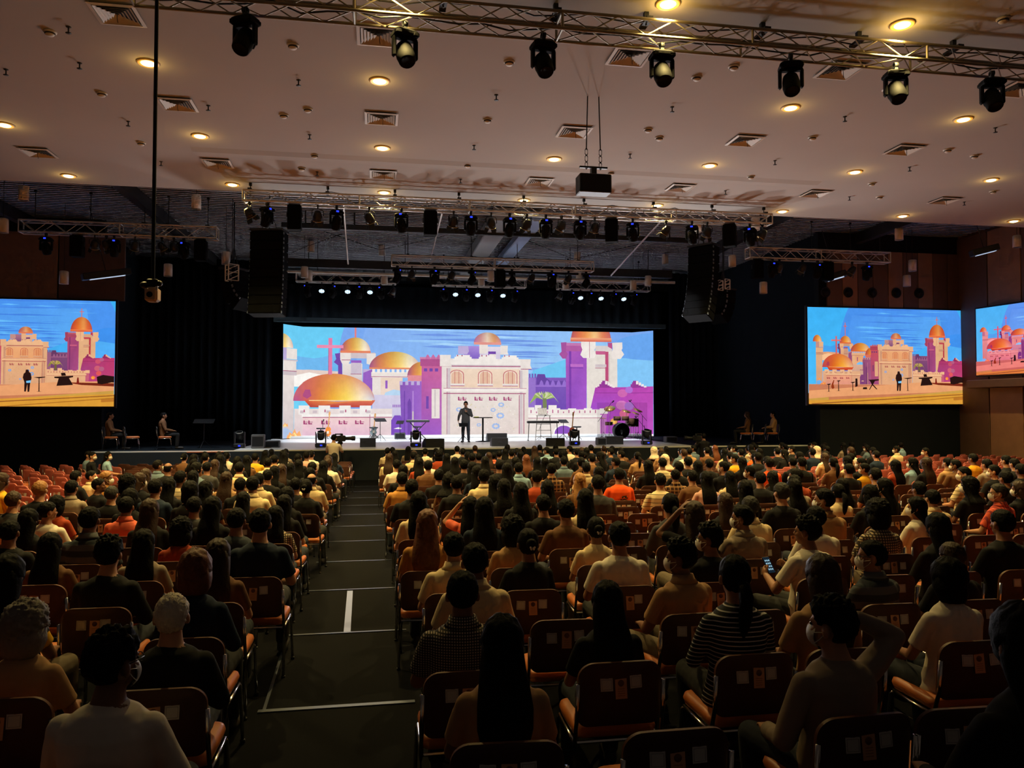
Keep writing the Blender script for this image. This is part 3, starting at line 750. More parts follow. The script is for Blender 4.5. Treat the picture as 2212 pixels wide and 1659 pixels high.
# sky, mountains
rc(ident, [(96, 196, 240), (120, 212, 246)], 540, 560, 1480, 980)
pts = [(655, 960)]
for i in range(25):
    a = pi - pi * i / 24; pts.append((1085 + 365 * cos(a), 870 - 420 * max(0, sin(a)) ** .8))
put(([(120, 166, 236)] * len(pts), pts))
put(([(126, 168, 236), (140, 184, 240), (160, 212, 248), (134, 180, 240)], [(800, 640), (1290, 640), (1330, 850), (745, 850)]))
rk_ = random.Random(12)
for k in range(46):
    y = rk_.uniform(600, 800); w_ = rk_.uniform(70, 220); x0 = rk_.uniform(790, 1300 - w_ * .6); h_ = rk_.uniform(1.2, 3.2)
    put((rk_.choice([(122, 162, 232), (150, 196, 244), (112, 152, 228), (168, 212, 248)]), [(x0, y), (x0 + w_ * .4, y - h_), (x0 + w_, y + 1), (x0 + w_ * .5, y + h_)]))
for k, (y, x0, x1, hh) in enumerate(((585, 850, 1180, 3), (612, 860, 1190, 4), (640, 880, 1195, 3), (668, 840, 1205, 4), (700, 900, 1210, 3), (722, 870, 1000, 3), (732, 880, 1205, 4), (742, 1080, 1200, 3), (748, 900, 985, 3), (758, 1070, 1200, 3), (768, 1080, 1180, 2))):
    put(((112, 150, 226), [(x0, y), ((x0 + x1) / 2, y - hh), (x1, y + 1), ((x0 + x1) / 2, y + hh)]))
poly(Rr, (112, 196, 240), (690, 620), (720, 560), (1110, 420), (1110, 760), (690, 760))
poly(L, (112, 182, 236), (200, 700), (260, 425), (340, 432), (450, 445), (540, 432), (620, 405), (780, 405), (780, 720))
poly(L, (226, 204, 196), (230, 575), (400, 570), (740, 590), (740, 640), (230, 640))
poly(L, (250, 246, 240), (230, 640), (400, 600), (600, 640), (600, 760), (230, 760))
poly(Rr, (104, 164, 236), (1690, 480), (1700, 200), (1760, 168), (1850, 140), (1980, 125), (2200, 125), (2200, 460), (2000, 430), (1800, 408))
poly(Rr, (130, 196, 244), (1690, 400), (1800, 405), (2000, 432), (2200, 455), (2200, 800), (1690, 800))
# far left tower
rc(L, [ST, ST2], 60, 600, 235, 1380); rc(L, ST2, 60, 590, 262, 640); rc(L, ST, 60, 480, 258, 592); rc(L, ST2, 60, 470, 272, 486); rc(L, LIL, 60, 345, 150, 475); rc(L, ST, 150, 350, 265, 465)
rc(L, LINE, 60, 590, 262, 597)
dome(L, 100, 345, 122, 150, GOLD)
# tower A
poly(L, DPUR, (665, 390), (735, 380), (745, 620), (700, 620), (700, 520), (655, 485), (680, 450))
rc(L, [ST, ST2], 745, 500, 955, 740); rc(L, PUR, 835, 462, 945, 500); rc(L, (204, 190, 204), 835, 490, 945, 620); rc(L, LINE, 832, 612, 948, 618); rc(L, LIL, 960, 560, 1062, 860)
rc(L, ST2, 720, 375, 1092, 440); poly(L, ST, (722, 372), (832, 372), (832, 455), (812, 500), (740, 500), (722, 455)); poly(L, ST, (1000, 385), (1098, 385), (1095, 460), (1070, 520), (1000, 500))
rc(L, LINE, 735, 455, 832, 462)
rc(L, (222, 128, 130), 872, 92, 890, 220); rc(L, (222, 128, 130), 838, -20, 925, 0); rc(L, (222, 128, 130), 872, -90, 890, 100)
dome(L, 882, 366, 158, 158, GOLD); rc(L, (226, 130, 96), 722, 356, 1042, 380)
# tower B
poly(L, PUR, (965, 600), (1062, 560), (1062, 860), (960, 860))
rc(L, [PEA, (236, 214, 200)], 1062, 650, 1385, 850); rc(L, ST, 1062, 620, 1150, 850); rc(L, PUR, 1200, 685, 1224, 775); rc(L, ST, 1050, 590, 1470, 652); rc(L, LINE, 1050, 640, 1450, 646)
for i in range(8): rc(L, (240, 232, 226), 1060 + i * 52, 555, 1090 + i * 52, 600)
dome(L, 1302, 552, 275, 192, GOLD); rc(L, (226, 140, 100), 1030, 540, 1478, 558)
rc(L, [(212, 206, 228), (190, 182, 220)], 1062, 845, 1385, 1300); poly(L, (184, 214, 240), (1200, 820), (1290, 785), (1370, 800), (1370, 850), (1190, 850))
for i in range(5): rc(L, PUR, 1280 + i * 18, 955, 1290 + i * 18, 985)
# gate: side wing
dome(L, 1600, 640, 165, 170, GOLD); rc(L, (222, 140, 150), 1440, 625, 1620, 690)
poly(L, [(138, 92, 180), (160, 104, 196), (170, 112, 204), (128, 84, 190)], (1355, 700), (1610, 690), (1610, 1305), (1378, 1305))
for i in range(4): rc(L, LIL, 1352 + i * 62, 690, 1385 + i * 62, 735)
rc(L, DPUR, 1400, 800, 1412, 1290); rc(L, (176, 130, 210), 1490, 800, 1506, 1290); poly(L, DPUR, (1440, 1290), (1440, 930), (1460, 880), (1480, 930), (1480, 1290)); rc(L, ST2, 1490, 1030, 1506, 1290)
put(([(198, 96, 150), (206, 104, 150), (160, 96, 196), (150, 90, 190)], [L(1590, 480), L(1812, 470), L(1812, 1305), L(1590, 1305)]))
rc(L, (176, 84, 140), 1575, 425, 1812, 520); rc(L, (206, 130, 168), 1570, 418, 1815, 440)
for i in range(3): rc(L, DPUR, 1615 + i * 60, 545, 1650 + i * 60, 580)
for i in range(3): poly(L, (196, 110, 160), (1630 + i * 60, 440), (1640 + i * 60, 405), (1655 + i * 60, 385), (1672 + i * 60, 405), (1684 + i * 60, 440))
rc(L, ST, 1700, 775, 1788, 1110); rc(L, LINE, 1700, 768, 1792, 776); rc(L, ST2, 1730, 785, 1745, 1090); rc(L, DPUR, 1640, 860, 1668, 1000)
# small keep behind the gate
rc(Rr, [(170, 140, 214), (120, 90, 190)], -60, 285, 125, 450); rc(Rr, [(224, 214, 226), (206, 196, 224)], 120, 290, 350, 460); rc(Rr, DPUR, 215, 345, 300, 450); rc(Rr, ST, 225, 375, 300, 450)
poly(Rr, ST, (115, 265), (210, 265), (212, 340), (190, 370), (115, 370)); poly(Rr, ST, (350, 275), (435, 275), (432, 350), (442, 380), (350, 380)); poly(Rr, LIL, (-120, 285), (-10, 285), (0, 345), (-20, 380), (-120, 380))
dome(Rr, 205, 252, 152, 125, [(190, 120, 170), (214, 150, 150), (240, 214, 190), (226, 160, 110), (214, 150, 150)]); rc(Rr, (226, 150, 140), 55, 240, 360, 268)
# gate front
gl = -300   # left edge of the gate in the right crop's frame
rc(Rr, [ST, (226, 212, 204)], gl, 430, 668, 1300)
for c0 in (-180, 90, 345):
    for i, (dx, hh) in enumerate(((0, 430), (20, 410), (40, 388))):
        rc(Rr, (240, 232, 226), c0 + dx, hh, c0 + 230 - dx, 450)
    rc(Rr, LINE, c0 + 48, 386, c0 + 60, 404); rc(Rr, LINE, c0 + 98, 386, c0 + 110, 404)
rc(Rr, (238, 230, 224), gl, 448, 590, 500); rc(Rr, LINE, gl, 512, 585, 522); rc(Rr, ST2, gl, 500, 585, 512)
rc(Rr, [(236, 212, 190), (234, 206, 182)], gl + 100, 545, 570, 760)
for x in (-215, 100, 382):
    for q, cc in ((0, (196, 120, 120)), (10, (238, 214, 196)), (22, (226, 186, 160))):
        pts = [(x + q, 730 - q * .6)]
        for i in range(9):
            a = pi - pi * i / 8; pts.append((x + 80 + (80 - q) * cos(a), 610 + q * .4 - (52 - q * .5) * sin(a)))
        pts.append((x + 160 - q, 730 - q * .6)); poly(Rr, cc, *pts)
    for xx in (55, 100): rc(Rr, (200, 130, 120), x + xx, 575, x + xx + 8, 715)
    rc(Rr, ST, x - 8, 715, x + 170, 738); rc(Rr, LINE, x - 4, 737, x + 166, 744)
poly(Rr, ST, (575, 430), (695, 430), (690, 500), (708, 545), (580, 545)); rc(Rr, LINE, 580, 540, 705, 548); rc(Rr, ST2, 570, 560, 600, 1290); rc(Rr, LINE, 566, 560, 572, 760)
poly(Rr, ST, (gl - 20, 390), (gl + 100, 390), (gl + 95, 470), (gl + 110, 520), (gl - 20, 520)); rc(Rr, ST2, gl + 60, 540, gl + 95, 1290); rc(Rr, LINE, gl + 55, 540, gl + 60, 1290)
rc(Rr, (240, 232, 226), gl + 20, 770, 648, 806); rc(Rr, LINE, gl + 20, 822, 640, 832); rc(Rr, LINE, gl + 20, 766, 648, 771)
rc(Rr, [(230, 220, 212), (226, 210, 204)], gl + 105, 845, 560, 1292); rc(Rr, LINE, 560, 845, 568, 1290); rc(Rr, LINE, 612, 830, 620, 1290)
def tt(f, x, y, c=(160, 60, 110), k=1.0):
    for d in (0, 50 * k):
        rc(f, c, x + d, y, x + d + 14 * k, y + 30 * k); rc(f, c, x + d, y + 14 * k, x + d + 46 * k, y + 20 * k); rc(f, c, x + d, y + 30 * k, x + d + 40 * k, y + 42 * k)
for x in (-120, 62, 224, 385): tt(Rr, x, 865)
rs = random.Random(3)
for i in range(120):
    x, y = rs.uniform(-190, 540), rs.uniform(940, 1270); s = rs.uniform(4, 9); cc = rs.choice([(214, 204, 198), (206, 204, 190), (242, 236, 226), (220, 206, 170)])
    put((cc, [Rr(x - s, y), Rr(x, y - s), Rr(x + s, y), Rr(x, y + s)]), i % 12 == 0)
for fx, fy, fs in ((360, 955, 42), (270, 1015, 36), (350, 1080, 55), (300, 1200, 55), (110, 1185, 30), (-110, 1010, 40)):
    for i in range(9):
        a = i * 2 * pi / 9; x, y = fx + fs * .62 * cos(a), fy + fs * .45 * sin(a); s = fs * .26
        poly(Rr, (160, 186, 232), (x - s, y), (x, y - s), (x + s, y), (x, y + s))
# right: back wall, big tower, front wall
rc(Rr, [(128, 92, 184), (112, 76, 176)], 668, 640, 1110, 1020); rc(Rr, (150, 116, 200), 668, 640, 750, 1000)
poly(Rr, (104, 72, 160), (760, 640), (770, 600), (855, 600), (865, 640), (920, 680), (1110, 680), (1110, 720), (760, 720))
for i in range(3): rc(Rr, (120, 92, 180), 672 + i * 32, 596, 692 + i * 32, 645)
for i in range(5): poly(Rr, (150, 112, 206), (790 + i * 66, 730), (800 + i * 66, 690), (815 + i * 66, 668), (832 + i * 66, 690), (842 + i * 66, 730))
rc(Rr, (160, 120, 210), 750, 732, 1100, 745)
put(([(176, 92, 184), (160, 84, 186), (166, 92, 204), (140, 80, 190)], [Rr(1095, 320), Rr(1345, 320), Rr(1335, 1020), Rr(1100, 1020)]))
rc(Rr, (126, 66, 170), 1135, 330, 1160, 1000); rc(Rr, (190, 110, 196), 1150, 480, 1300, 512); rc(Rr, (120, 60, 160), 1150, 520, 1300, 528)
rc(Rr, [(226, 218, 210), (232, 222, 212)], 1340, 320, 1700, 1010); rc(Rr, (188, 80, 120), 1558, 330, 1596, 680); rc(Rr, (196, 96, 140), 1445, 325, 1560, 365); rc(Rr, ST2, 1440, 480, 1570, 512); rc(Rr, LINE, 1440, 520, 1570, 527); rc(Rr, (210, 200, 194), 1600, 360, 1612, 700)
rc(Rr, (176, 92, 160), 1090, 262, 1340, 330); rc(Rr, (216, 206, 204), 1440, 262, 1640, 325)
rc(Rr, (196, 120, 176), 1085, 232, 1300, 265)
poly(Rr, (166, 84, 156), (1040, 230), (1105, 225), (1100, 330), (1120, 360), (1100, 418), (1060, 418), (1020, 365), (1048, 335))
poly(Rr, (238, 230, 224), (1275, 205), (1445, 200), (1445, 280), (1430, 310), (1450, 365), (1430, 408), (1300, 408), (1265, 370), (1290, 310), (1275, 270))
rc(Rr, LINE, 1372, 208, 1377, 405)
poly(Rr, (234, 224, 218), (1640, 225), (1760, 218), (1762, 290), (1750, 310), (1782, 360), (1740, 415), (1640, 415), (1625, 370), (1648, 300)); poly(Rr, (186, 84, 140), (1590, 225), (1640, 225), (1640, 300), (1590, 270))
dome(Rr, 1392, 215, 236, 300, [(196, 96, 110), (230, 120, 80), (242, 160, 90), (250, 206, 140), (232, 130, 90), (210, 110, 110)]); rc(Rr, [(240, 170, 130), (214, 92, 76)], 1152, 172, 1632, 216)
rc(Rr, (222, 128, 130), 1385, -260, 1400, -60); rc(Rr, (222, 128, 130), 1345, -200, 1440, -186)
put(([(176, 70, 170), (190, 74, 176), (190, 84, 190), (176, 80, 196), (160, 80, 200)], [Rr(1440, 752), Rr(2200, 742), Rr(2200, 1320), Rr(1490, 1320), Rr(1380, 1010)]))
rc(Rr, (150, 60, 150), 1440, 812, 2200, 820)
for x0 in (1465, 1835):
    for i, (dx, hh) in enumerate(((0, 740), (22, 712), (44, 690), (56, 672))): rc(Rr, (150, 60, 150), x0 + dx, hh, x0 + 165 - dx, 755)
    for i in range(4): rc(Rr, (240, 226, 226), x0 + 90 + i * 30, 675 + i * 20, x0 + 116 + i * 30, 715 + i * 13)
for (x, y, s, c) in ((1760, 820, 60, (206, 104, 176)), (1840, 780, 50, (176, 110, 206)), (1750, 960, 70, (210, 120, 190)), (1840, 970, 60, (176, 116, 206)), (1780, 1060, 60, (226, 110, 150)), (1660, 1150, 45, (250, 170, 90)), (1650, 1160, 25, (255, 214, 110))):
    poly(Rr, c, *[(x + s * cos(k * pi / 5), y + s * .8 * sin(k * pi / 5)) for k in range(10)])
# palm
for i in range(13):
    a = pi * (.03 + .94 * i / 12); x1, y1 = 850 + 175 * cos(a), 900 - 85 * sin(a) + 60 * abs(cos(a)); xm, ym = 850 + 100 * cos(a), 855 - 40 * sin(a)
    poly(Rr, ((150, 176, 96), (186, 200, 130), (206, 210, 170))[i % 3], (840, 900), (xm - 10, ym - 18), (x1, y1), (xm + 14, ym + 22))
poly(Rr, (120, 130, 90), (830, 880), (872, 880), (880, 1000), (830, 1000))
# low front walls
rc(Rr, [(236, 226, 220), (232, 220, 212)], 664, 1010, 1500, 1300); poly(Rr, (200, 120, 196), (1495, 1020), (1580, 990), (1560, 1300), (1495, 1300))
rc(Rr, (240, 232, 226), 664, 985, 735, 1060); rc(Rr, (240, 232, 226), 740, 960, 815, 1060); rc(Rr, (240, 232, 226), 895, 960, 990, 1060)
for i in range(4): rc(Rr, (240, 232, 226), 935 + i * 185, 995 if i % 2 == 0 else 998, 1030 + i * 185, 1060)
rs2 = random.Random(8)
for i in range(13): x = 690 + i * 62; rc(Rr, (190, 120, 150), x, 1030 + rs2.uniform(-20, 5), x + 14, 1052)
rc(Rr, (244, 238, 232), 664, 1075, 1515, 1105); rc(Rr, LINE, 664, 1106, 1515, 1112)
pts = [(965, 1292)] + [(1072 - 108 * cos(pi * i / 10), 1292 - 95 * sin(pi * i / 10)) for i in range(11)]
poly(Rr, (250, 246, 240), *[(1072 - 125 * cos(pi * i / 10), 1292 - 112 * sin(pi * i / 10)) for i in range(11)]); poly(Rr, (140, 84, 190), *pts[1:])
rc(L, [(230, 218, 214), (226, 200, 206)], 235, 1000, 1275, 1300)
dome(L, 655, 915, 432, 302, [(176, 84, 150), (206, 96, 100), (222, 130, 62), (240, 180, 60), (255, 226, 100), (254, 240, 200), (206, 214, 236)], 40, (206, 112, 92))
poly(L, (176, 80, 130), (330, 860), (360, 790), (410, 790), (425, 860), (380, 890))
poly(L, [(214, 92, 62), (240, 150, 80), (226, 120, 90), (190, 70, 60), (180, 60, 60)], (350, 905), (700, 920), (1096, 905), (1040, 985), (415, 985))
rc(L, (250, 214, 150), 400, 905, 1060, 914)
rc(L, (224, 124, 168), 598, 218, 638, 622); rc(L, (232, 142, 176), 478, 296, 755, 330); rc(L, (190, 92, 130), 598, 330, 604, 620)
for i in range(4): rc(L, (240, 234, 230), 285 + i * 215, 965, 405 + i * 215, 1065); rc(L, (190, 110, 140), 345 + i * 215, 1010, 360 + i * 215, 1040)
for i in range(6): rc(L, (206, 190, 196), 300 + i * 140, 1020, 345 + i * 140, 1050)
rc(L, (244, 238, 234), 320, 1060, 1275, 1090); rc(L, LINE, 330, 1092, 1275, 1100); rc(L, LINE, 1035, 1065, 1041, 1300)
rc(L, [(240, 208, 206), (226, 186, 206)], 330, 1100, 1033, 1295)
for x in (345, 528, 710, 882): tt(L, x, 1130)
poly(L, (126, 80, 190), (1265, 1300), (1265, 1130), (1300, 1075), (1365, 1075), (1378, 1120), (1378, 1300))
poly(L, (240, 238, 240), (1290, 1225), (1340, 1208), (1375, 1215), (1370, 1230))
# ground strip and fire
rc(ident, (250, 244, 238), 540, 941.5, 1480, 944.5); rc(ident, (236, 212, 204), 540, 944.5, 1480, 950); rc(ident, (246, 240, 236), 540, 950, 1480, 980)
poly(L, (176, 196, 232), (60, 1380), (60, 1215), (150, 1205), (230, 1260), (210, 1300), (330, 1320), (470, 1345), (470, 1380))
for x, y, s in ((240, 1320, 80), (135, 1190, 35), (200, 1320, 50)):
    poly(L, (250, 176, 110), (x - s, y), (x - s * .7, y - s * .9), (x - s * .4, y - s * .5), (x, y - s * 1.3), (x + s * .3, y - s * .6), (x + s * .7, y - s), (x + s, y))
    poly(L, (255, 226, 150), (x - s * .5, y), (x - s * .2, y - s * .6), (x, y - s * .8), (x + s * .3, y - s * .4), (x + s * .5, y))

def clip(pts, cols, x0, y0, x1, y1):
    P = [(*p, *c) for p, c in zip(pts, cols)]
    for ax, lim, sg in ((0, x0, 1), (0, x1, -1), (1, y0, 1), (1, y1, -1)):
        out = []
        for i in range(len(P)):
            a, b = P[i - 1], P[i]; da, db = (a[ax] - lim) * sg, (b[ax] - lim) * sg
            if (da >= 0) != (db >= 0):
                k = da / (da - db); out.append(tuple(a[j] + (b[j] - a[j]) * k for j in range(5)))
            if db >= 0: out.append(b)
        P = out
        if len(P) < 3: return None
    return P
def tint(c, mode):
    r, g, b = c
    if mode == 'main': return c
    sky = b > r + 35 and g > 140
    if mode == 'side':
        if sky: return (r * .62, g * .88, b)
        if b > r: return (min(255, r * 1.02), g * .82, b * .62)
        return (r * .98, g * .78, b * .60)
    if sky: return (r * .78, g * .88, b)
    return (min(255, r * 1.0), g * .62, b * .66)
M_PIC = bpy.data.materials.new('led_picture'); M_PIC.use_nodes = True
nt = M_PIC.node_tree; nt.nodes.clear()
e_ = nt.nodes.new('ShaderNodeEmission'); o_ = nt.nodes.new('ShaderNodeOutputMaterial'); a_ = nt.nodes.new('ShaderNodeVertexColor'); a_.layer_name = 'picture'
tc_ = nt.nodes.new('ShaderNodeTexCoord'); nz_ = nt.nodes.new('ShaderNodeTexNoise'); nz_.inputs['Scale'].default_value = 3.0; nz_.inputs['Detail'].default_value = 6; nz_.inputs['Roughness'].default_value = .65
nt.links.new(tc_.outputs['Object'], nz_.inputs['Vector'])
mr_ = nt.nodes.new('ShaderNodeMapRange'); mr_.inputs[1].default_value = .25; mr_.inputs[2].default_value = .75; mr_.inputs[3].default_value = .93; mr_.inputs[4].default_value = 1.12
vm_ = nt.nodes.new('ShaderNodeVectorMath'); vm_.operation = 'SCALE'
nt.links.new(nz_.outputs['Fac'], mr_.inputs[0]); nt.links.new(a_.outputs['Color'], vm_.inputs[0]); nt.links.new(mr_.outputs[0], vm_.inputs['Scale'])
nt.links.new(vm_.outputs[0], e_.inputs['Color']); nt.links.new(e_.outputs[0], o_.inputs[0]); e_.inputs['Strength'].default_value = 1.0
def picture(parent, art, rect, mode, place_, step=0.00007):
    """art polygons, cut to the screen's rectangle and stacked as thin layers on the screen face; place_(x, y, depth) -> local point"""
    x0, y0, x1, y1 = rect; vs, fs, cs = [], [], []
    for cols, pts, lay in art:
        if not isinstance(cols, list): cols = [cols] * len(pts)
        P = clip(pts, cols, x0, y0, x1, y1)
        if not P: continue
        d = 0.003 + step * lay
        tris = tessellate_polygon([[Vector((p[0], p[1], 0)) for p in P]])
        o = len(vs)
        vs += [place_(p[0], p[1], d) for p in P]
        lc = [(*lin(tint(p[2:5], mode)), 1.0) for p in P]
        for t_ in tris:
            fs.append(tuple(o + i for i in t_)); cs += [lc[i] for i in t_]
    me = bpy.data.meshes.new('picture'); me.from_pydata(vs, [], fs)
    at = me.color_attributes.new('picture', 'FLOAT_COLOR', 'CORNER')
    at.data.foreach_set('color', [v for c in cs for v in c])
    me.materials.append(M_PIC)
    return link('picture', me, parent)
# --- main screen: flat centre with two wings folded toward the hall
YM = 38.0; pl, pr = at_y(655, 706, YM), at_y(1365, 718, YM); zt, zb = 6.42, at_y(1000, 943, YM).z
zt = (pl.z + pr.z) / 2
wl, wr = at_y(612, 702, 36.9), at_y(1411, 716, 36.9)
prof_ = [(wl.x, 36.9), (pl.x, YM), (pr.x, YM), (wr.x, 36.9)]
dist = [0]
for a, b in zip(prof_, prof_[1:]): dist.append(dist[-1] + sqrt((b[0] - a[0]) ** 2 + (b[1] - a[1]) ** 2))
PXK = [612, 655, 1365, 1411]
t = thing('led_screen', 'huge LED wall behind the stage showing a domed castle and blue mountains', 'screen', (0, 0, 0))
mb = MB()
for i in range(3):
    (ax, ay), (bx, by) = prof_[i], prof_[i + 1]; n_ = Vector((-(by - ay), bx - ax, 0)).normalized()
    a, b = Vector((ax, ay, 0)), Vector((bx, by, 0))
    vs = [a + Vector((0, 0, zb)), b + Vector((0, 0, zb)), b + Vector((0, 0, zt)), a + Vector((0, 0, zt))]; vs += [v + n_ * .12 for v in vs]
    mb.add(vs, [(0, 1, 2, 3), (7, 6, 5, 4), (0, 4, 5, 1), (1, 5, 6, 2), (2, 6, 7, 3), (3, 7, 4, 0)])
mb.build('cabinet', M_BLACK, t)
def place_main(x, y, d):
    i = 0 if x < PXK[1] else (1 if x < PXK[2] else 2)
    u = (x - PXK[i]) / (PXK[i + 1] - PXK[i]); (ax, ay), (bx, by) = prof_[i], prof_[i + 1]
    nx, ny = (by - ay), -(bx - ax); l = sqrt(nx * nx + ny * ny)
    v = (y - 709) / (946.0 - 709)
    return (ax + (bx - ax) * u + nx / l * d, ay + (by - ay) * u + ny / l * d, zt + (zb - zt) * v)
# wings need cuts at the folds
def cut_art(art, xs):
    out = []
    for cols, pts, lay in art:
        if not isinstance(cols, list): cols = [cols] * len(pts)
        for a, b in zip(xs, xs[1:]):
            P = clip(pts, cols, a, -1e4, b, 1e4)
            if P: out.append(([p[2:5] for p in P], [(min(max(p[0], a + 1e-4), b - 1e-4), p[1]) for p in P], lay))
    return out
picture(t, cut_art(ART, [-1e4, 655, 1365, 1e4]), (612, 709, 1411, 946), 'main', place_main)
# --- the camera feed on the side screens: the same wall plus the stage in front of it
def q7(x, y): return (1472 + .3376 * x, 460 + .3376 * y)
def to_feed(x, y): return (1894 + (x - 940) * .394, 747 + (y - 775) * .503)
FEED = [(c, [to_feed(*p) for p in pts], l) for c, pts, l in ART]
SAVE, ART = ART, []
rc(ident, [(206, 160, 150), (196, 150, 120)], 1600, 831, 2200, 900)
poly(q7, (236, 204, 180), (700, 1180), (810, 1140), (1500, 1085), (1830, 1075), (1830, 1140), (1240, 1165), (930, 1180), (800, 1200))
poly(q7, (120, 52, 40), (1560, 1085), (1830, 1090), (1830, 1110), (1640, 1100))
poly(q7, (206, 200, 120), (700, 1200), (930, 1182), (930, 1215), (1830, 1130), (1830, 1180), (930, 1222), (700, 1230))
poly(q7, (222, 196, 90), (700, 1205), (920, 1200), (1830, 1150), (1830, 1260), (700, 1260))
poly(q7, (150, 110, 60), (820, 1222), (1830, 1158), (1830, 1163), (830, 1228)); poly(q7, (176, 140, 60), (1250, 1225), (1830, 1172), (1830, 1177), (1250, 1230))
poly(q7, (190, 150, 70), (1738, 1185), (1830, 1178), (1830, 1196), (1738, 1202))
BK = (40, 26, 30)
def sil(*p, c=BK): poly(q7, c, *p)
sil((1372, 1012), (1384, 1012), (1388, 1026), (1396, 1034), (1400, 1060), (1394, 1090), (1390, 1140), (1382, 1142), (1380, 1095), (1374, 1140), (1366, 1140), (1366, 1085), (1358, 1058), (1362, 1036), (1370, 1028))
sil((1374, 1078), (1396, 1074), (1396, 1088), (1376, 1090), c=(190, 220, 240))
for x, y0, y1, w_ in ((1436, 1056, 1138, 58), (930, 1098, 1145, 26), (992, 1076, 1140, 24), (1082, 1085, 1138, 30)): sil((x - w_ / 2, y0), (x + w_ / 2, y0 - 4), (x + w_ / 2, y0), (x + 2, y0 + 6), (x + 3, y1), (x + 14, y1 + 2), (x - 14, y1 + 2), (x - 2, y1), (x - 2, y0 + 6))
sil((1182, 1068), (1250, 1064), (1250, 1072), (1225, 1076), (1212, 1098), (1240, 1130), (1232, 1130), (1208, 1104), (1190, 1134), (1186, 1132), (1204, 1098), (1192, 1076))
sil((1508, 1052), (1600, 1046), (1600, 1054), (1580, 1060), (1600, 1100), (1520, 1106), (1530, 1062), (1510, 1060)); sil((1540, 1030), (1560, 1028), (1566, 1046), (1544, 1048))
sil((1715, 1052), (1745, 1040), (1800, 1048), (1830, 1056), (1830, 1088), (1790, 1084), (1740, 1096), (1720, 1092)); sil((950, 1096), (962, 1070), (966, 1072), (960, 1098), (966, 1120), (956, 1130), (946, 1118), c=(150, 70, 40)); sil((1620, 1056), (1626, 1056), (1630, 1090), (1616, 1096), c=(130, 40, 40))
sil((1148, 1118), (1172, 1116), (1174, 1130), (1146, 1130)); sil((1100, 1060), (1112, 1060), (1114, 1110), (1098, 1116))
FEED += ART; ART = SAVE
def flat_screen(label, x0, x1, zb, zt, Y, rect, mode, loc=(0, 0, 0), rot=(0, 0, 0)):
    t = thing('led_screen', label, 'screen', loc, rot)
    MB().bbox(((x0 + x1) / 2, Y + .06, (zb + zt) / 2), (x1 - x0 + .12, .12, zt - zb + .12), .01).build('cabinet', M_BLACK, t)
    X0, Y0, X1, Y1 = rect
    picture(t, FEED, rect, mode, lambda x, y, d: (x0 + (x1 - x0) * (x - X0) / (X1 - X0), Y - d, zt + (zb - zt) * (y - Y0) / (Y1 - Y0)))
    return t
a, b = at_y(1744, 663, 26.9), at_y(2079, 873, 26.9)
flat_screen('wide side screen on the dark wall right of the stage showing the castle feed', a.x, b.x, b.z, a.z, 26.9, (1744, 663, 2080, 874), 'side')
b, c = at_y(250, 651, 29.5), at_y(248, 878, 29.5); Wd = (b.x - at_y(-130, 650, 29.5).x)
Wd = (b.z - c.z) * 1.78
flat_screen('side screen left of the stage, cut off by the picture edge, showing the castle feed', b.x - Wd, b.x, c.z, b.z, 29.5, (1744, 663, 2080, 874), 'side')
p0, p1 = at_x(2109, 668, 22.4), at_x(2111, 811, 22.4)
flat_screen('angled side screen high on the right wood wall with a pink castle feed', 0, 5.4, p1.z, p0.z, 0, (1744, 663, 2080, 874), 'pink', (p0.x - .02, p0.y, 0), (0, 0, radians(-84)))

# ================================================================== people
from mathutils import noise as mnoise
def smooth01(x): x = max(0.0, min(1.0, x)); return x * x * (3 - 2 * x)
def fuse(mb, name, mats, voxel=0.011, smooth=4, wrinkle=0.0, wscale=9.0):
    """one continuous skin over overlapping solids"""
    me = mb.mesh('tmp', mats); o = bpy.data.objects.new('tmp', me); COL.objects.link(o)
    r = o.modifiers.new('r', 'REMESH'); r.mode = 'VOXEL'; r.voxel_size = voxel; r.use_smooth_shade = True
    s = o.modifiers.new('s', 'SMOOTH'); s.factor = 0.5; s.iterations = smooth
    dg = bpy.context.evaluated_depsgraph_get(); ev = o.evaluated_get(dg)
    out = bpy.data.meshes.new_from_object(ev); out.name = name
    bpy.data.objects.remove(o); bpy.data.meshes.remove(me)
    if wrinkle:
        nrm = [v.normal.copy() for v in out.vertices]
        for v, nv in zip(out.vertices, nrm):
            p = v.co; n = mnoise.noise(Vector((p.x * wscale, p.y * wscale, p.z * wscale * .55))) + .5 * mnoise.noise(Vector((p.x * 22, p.y * 22, p.z * 10 + 5)))
            v.co = p + nv * n * wrinkle
    if len(out.materials) == 0:
        for m in (mats if isinstance(mats, (list, tuple)) else [mats]): out.materials.append(m)
    return out
SKIN = mat('brown_skin', (150, 104, 78), 0.55, 0, 0.08, 20.0, 0.35)
EYE = mat('eye', (30, 24, 20), 0.2)
def cap(mb, a, b, ra, rb, n=12):
    a, b = Vector(a), Vector(b); mb.tube(a, b, ra, rb, n); mb.ell(a, (ra,) * 3, n, 8); mb.ell(b, (rb,) * 3, n, 8)
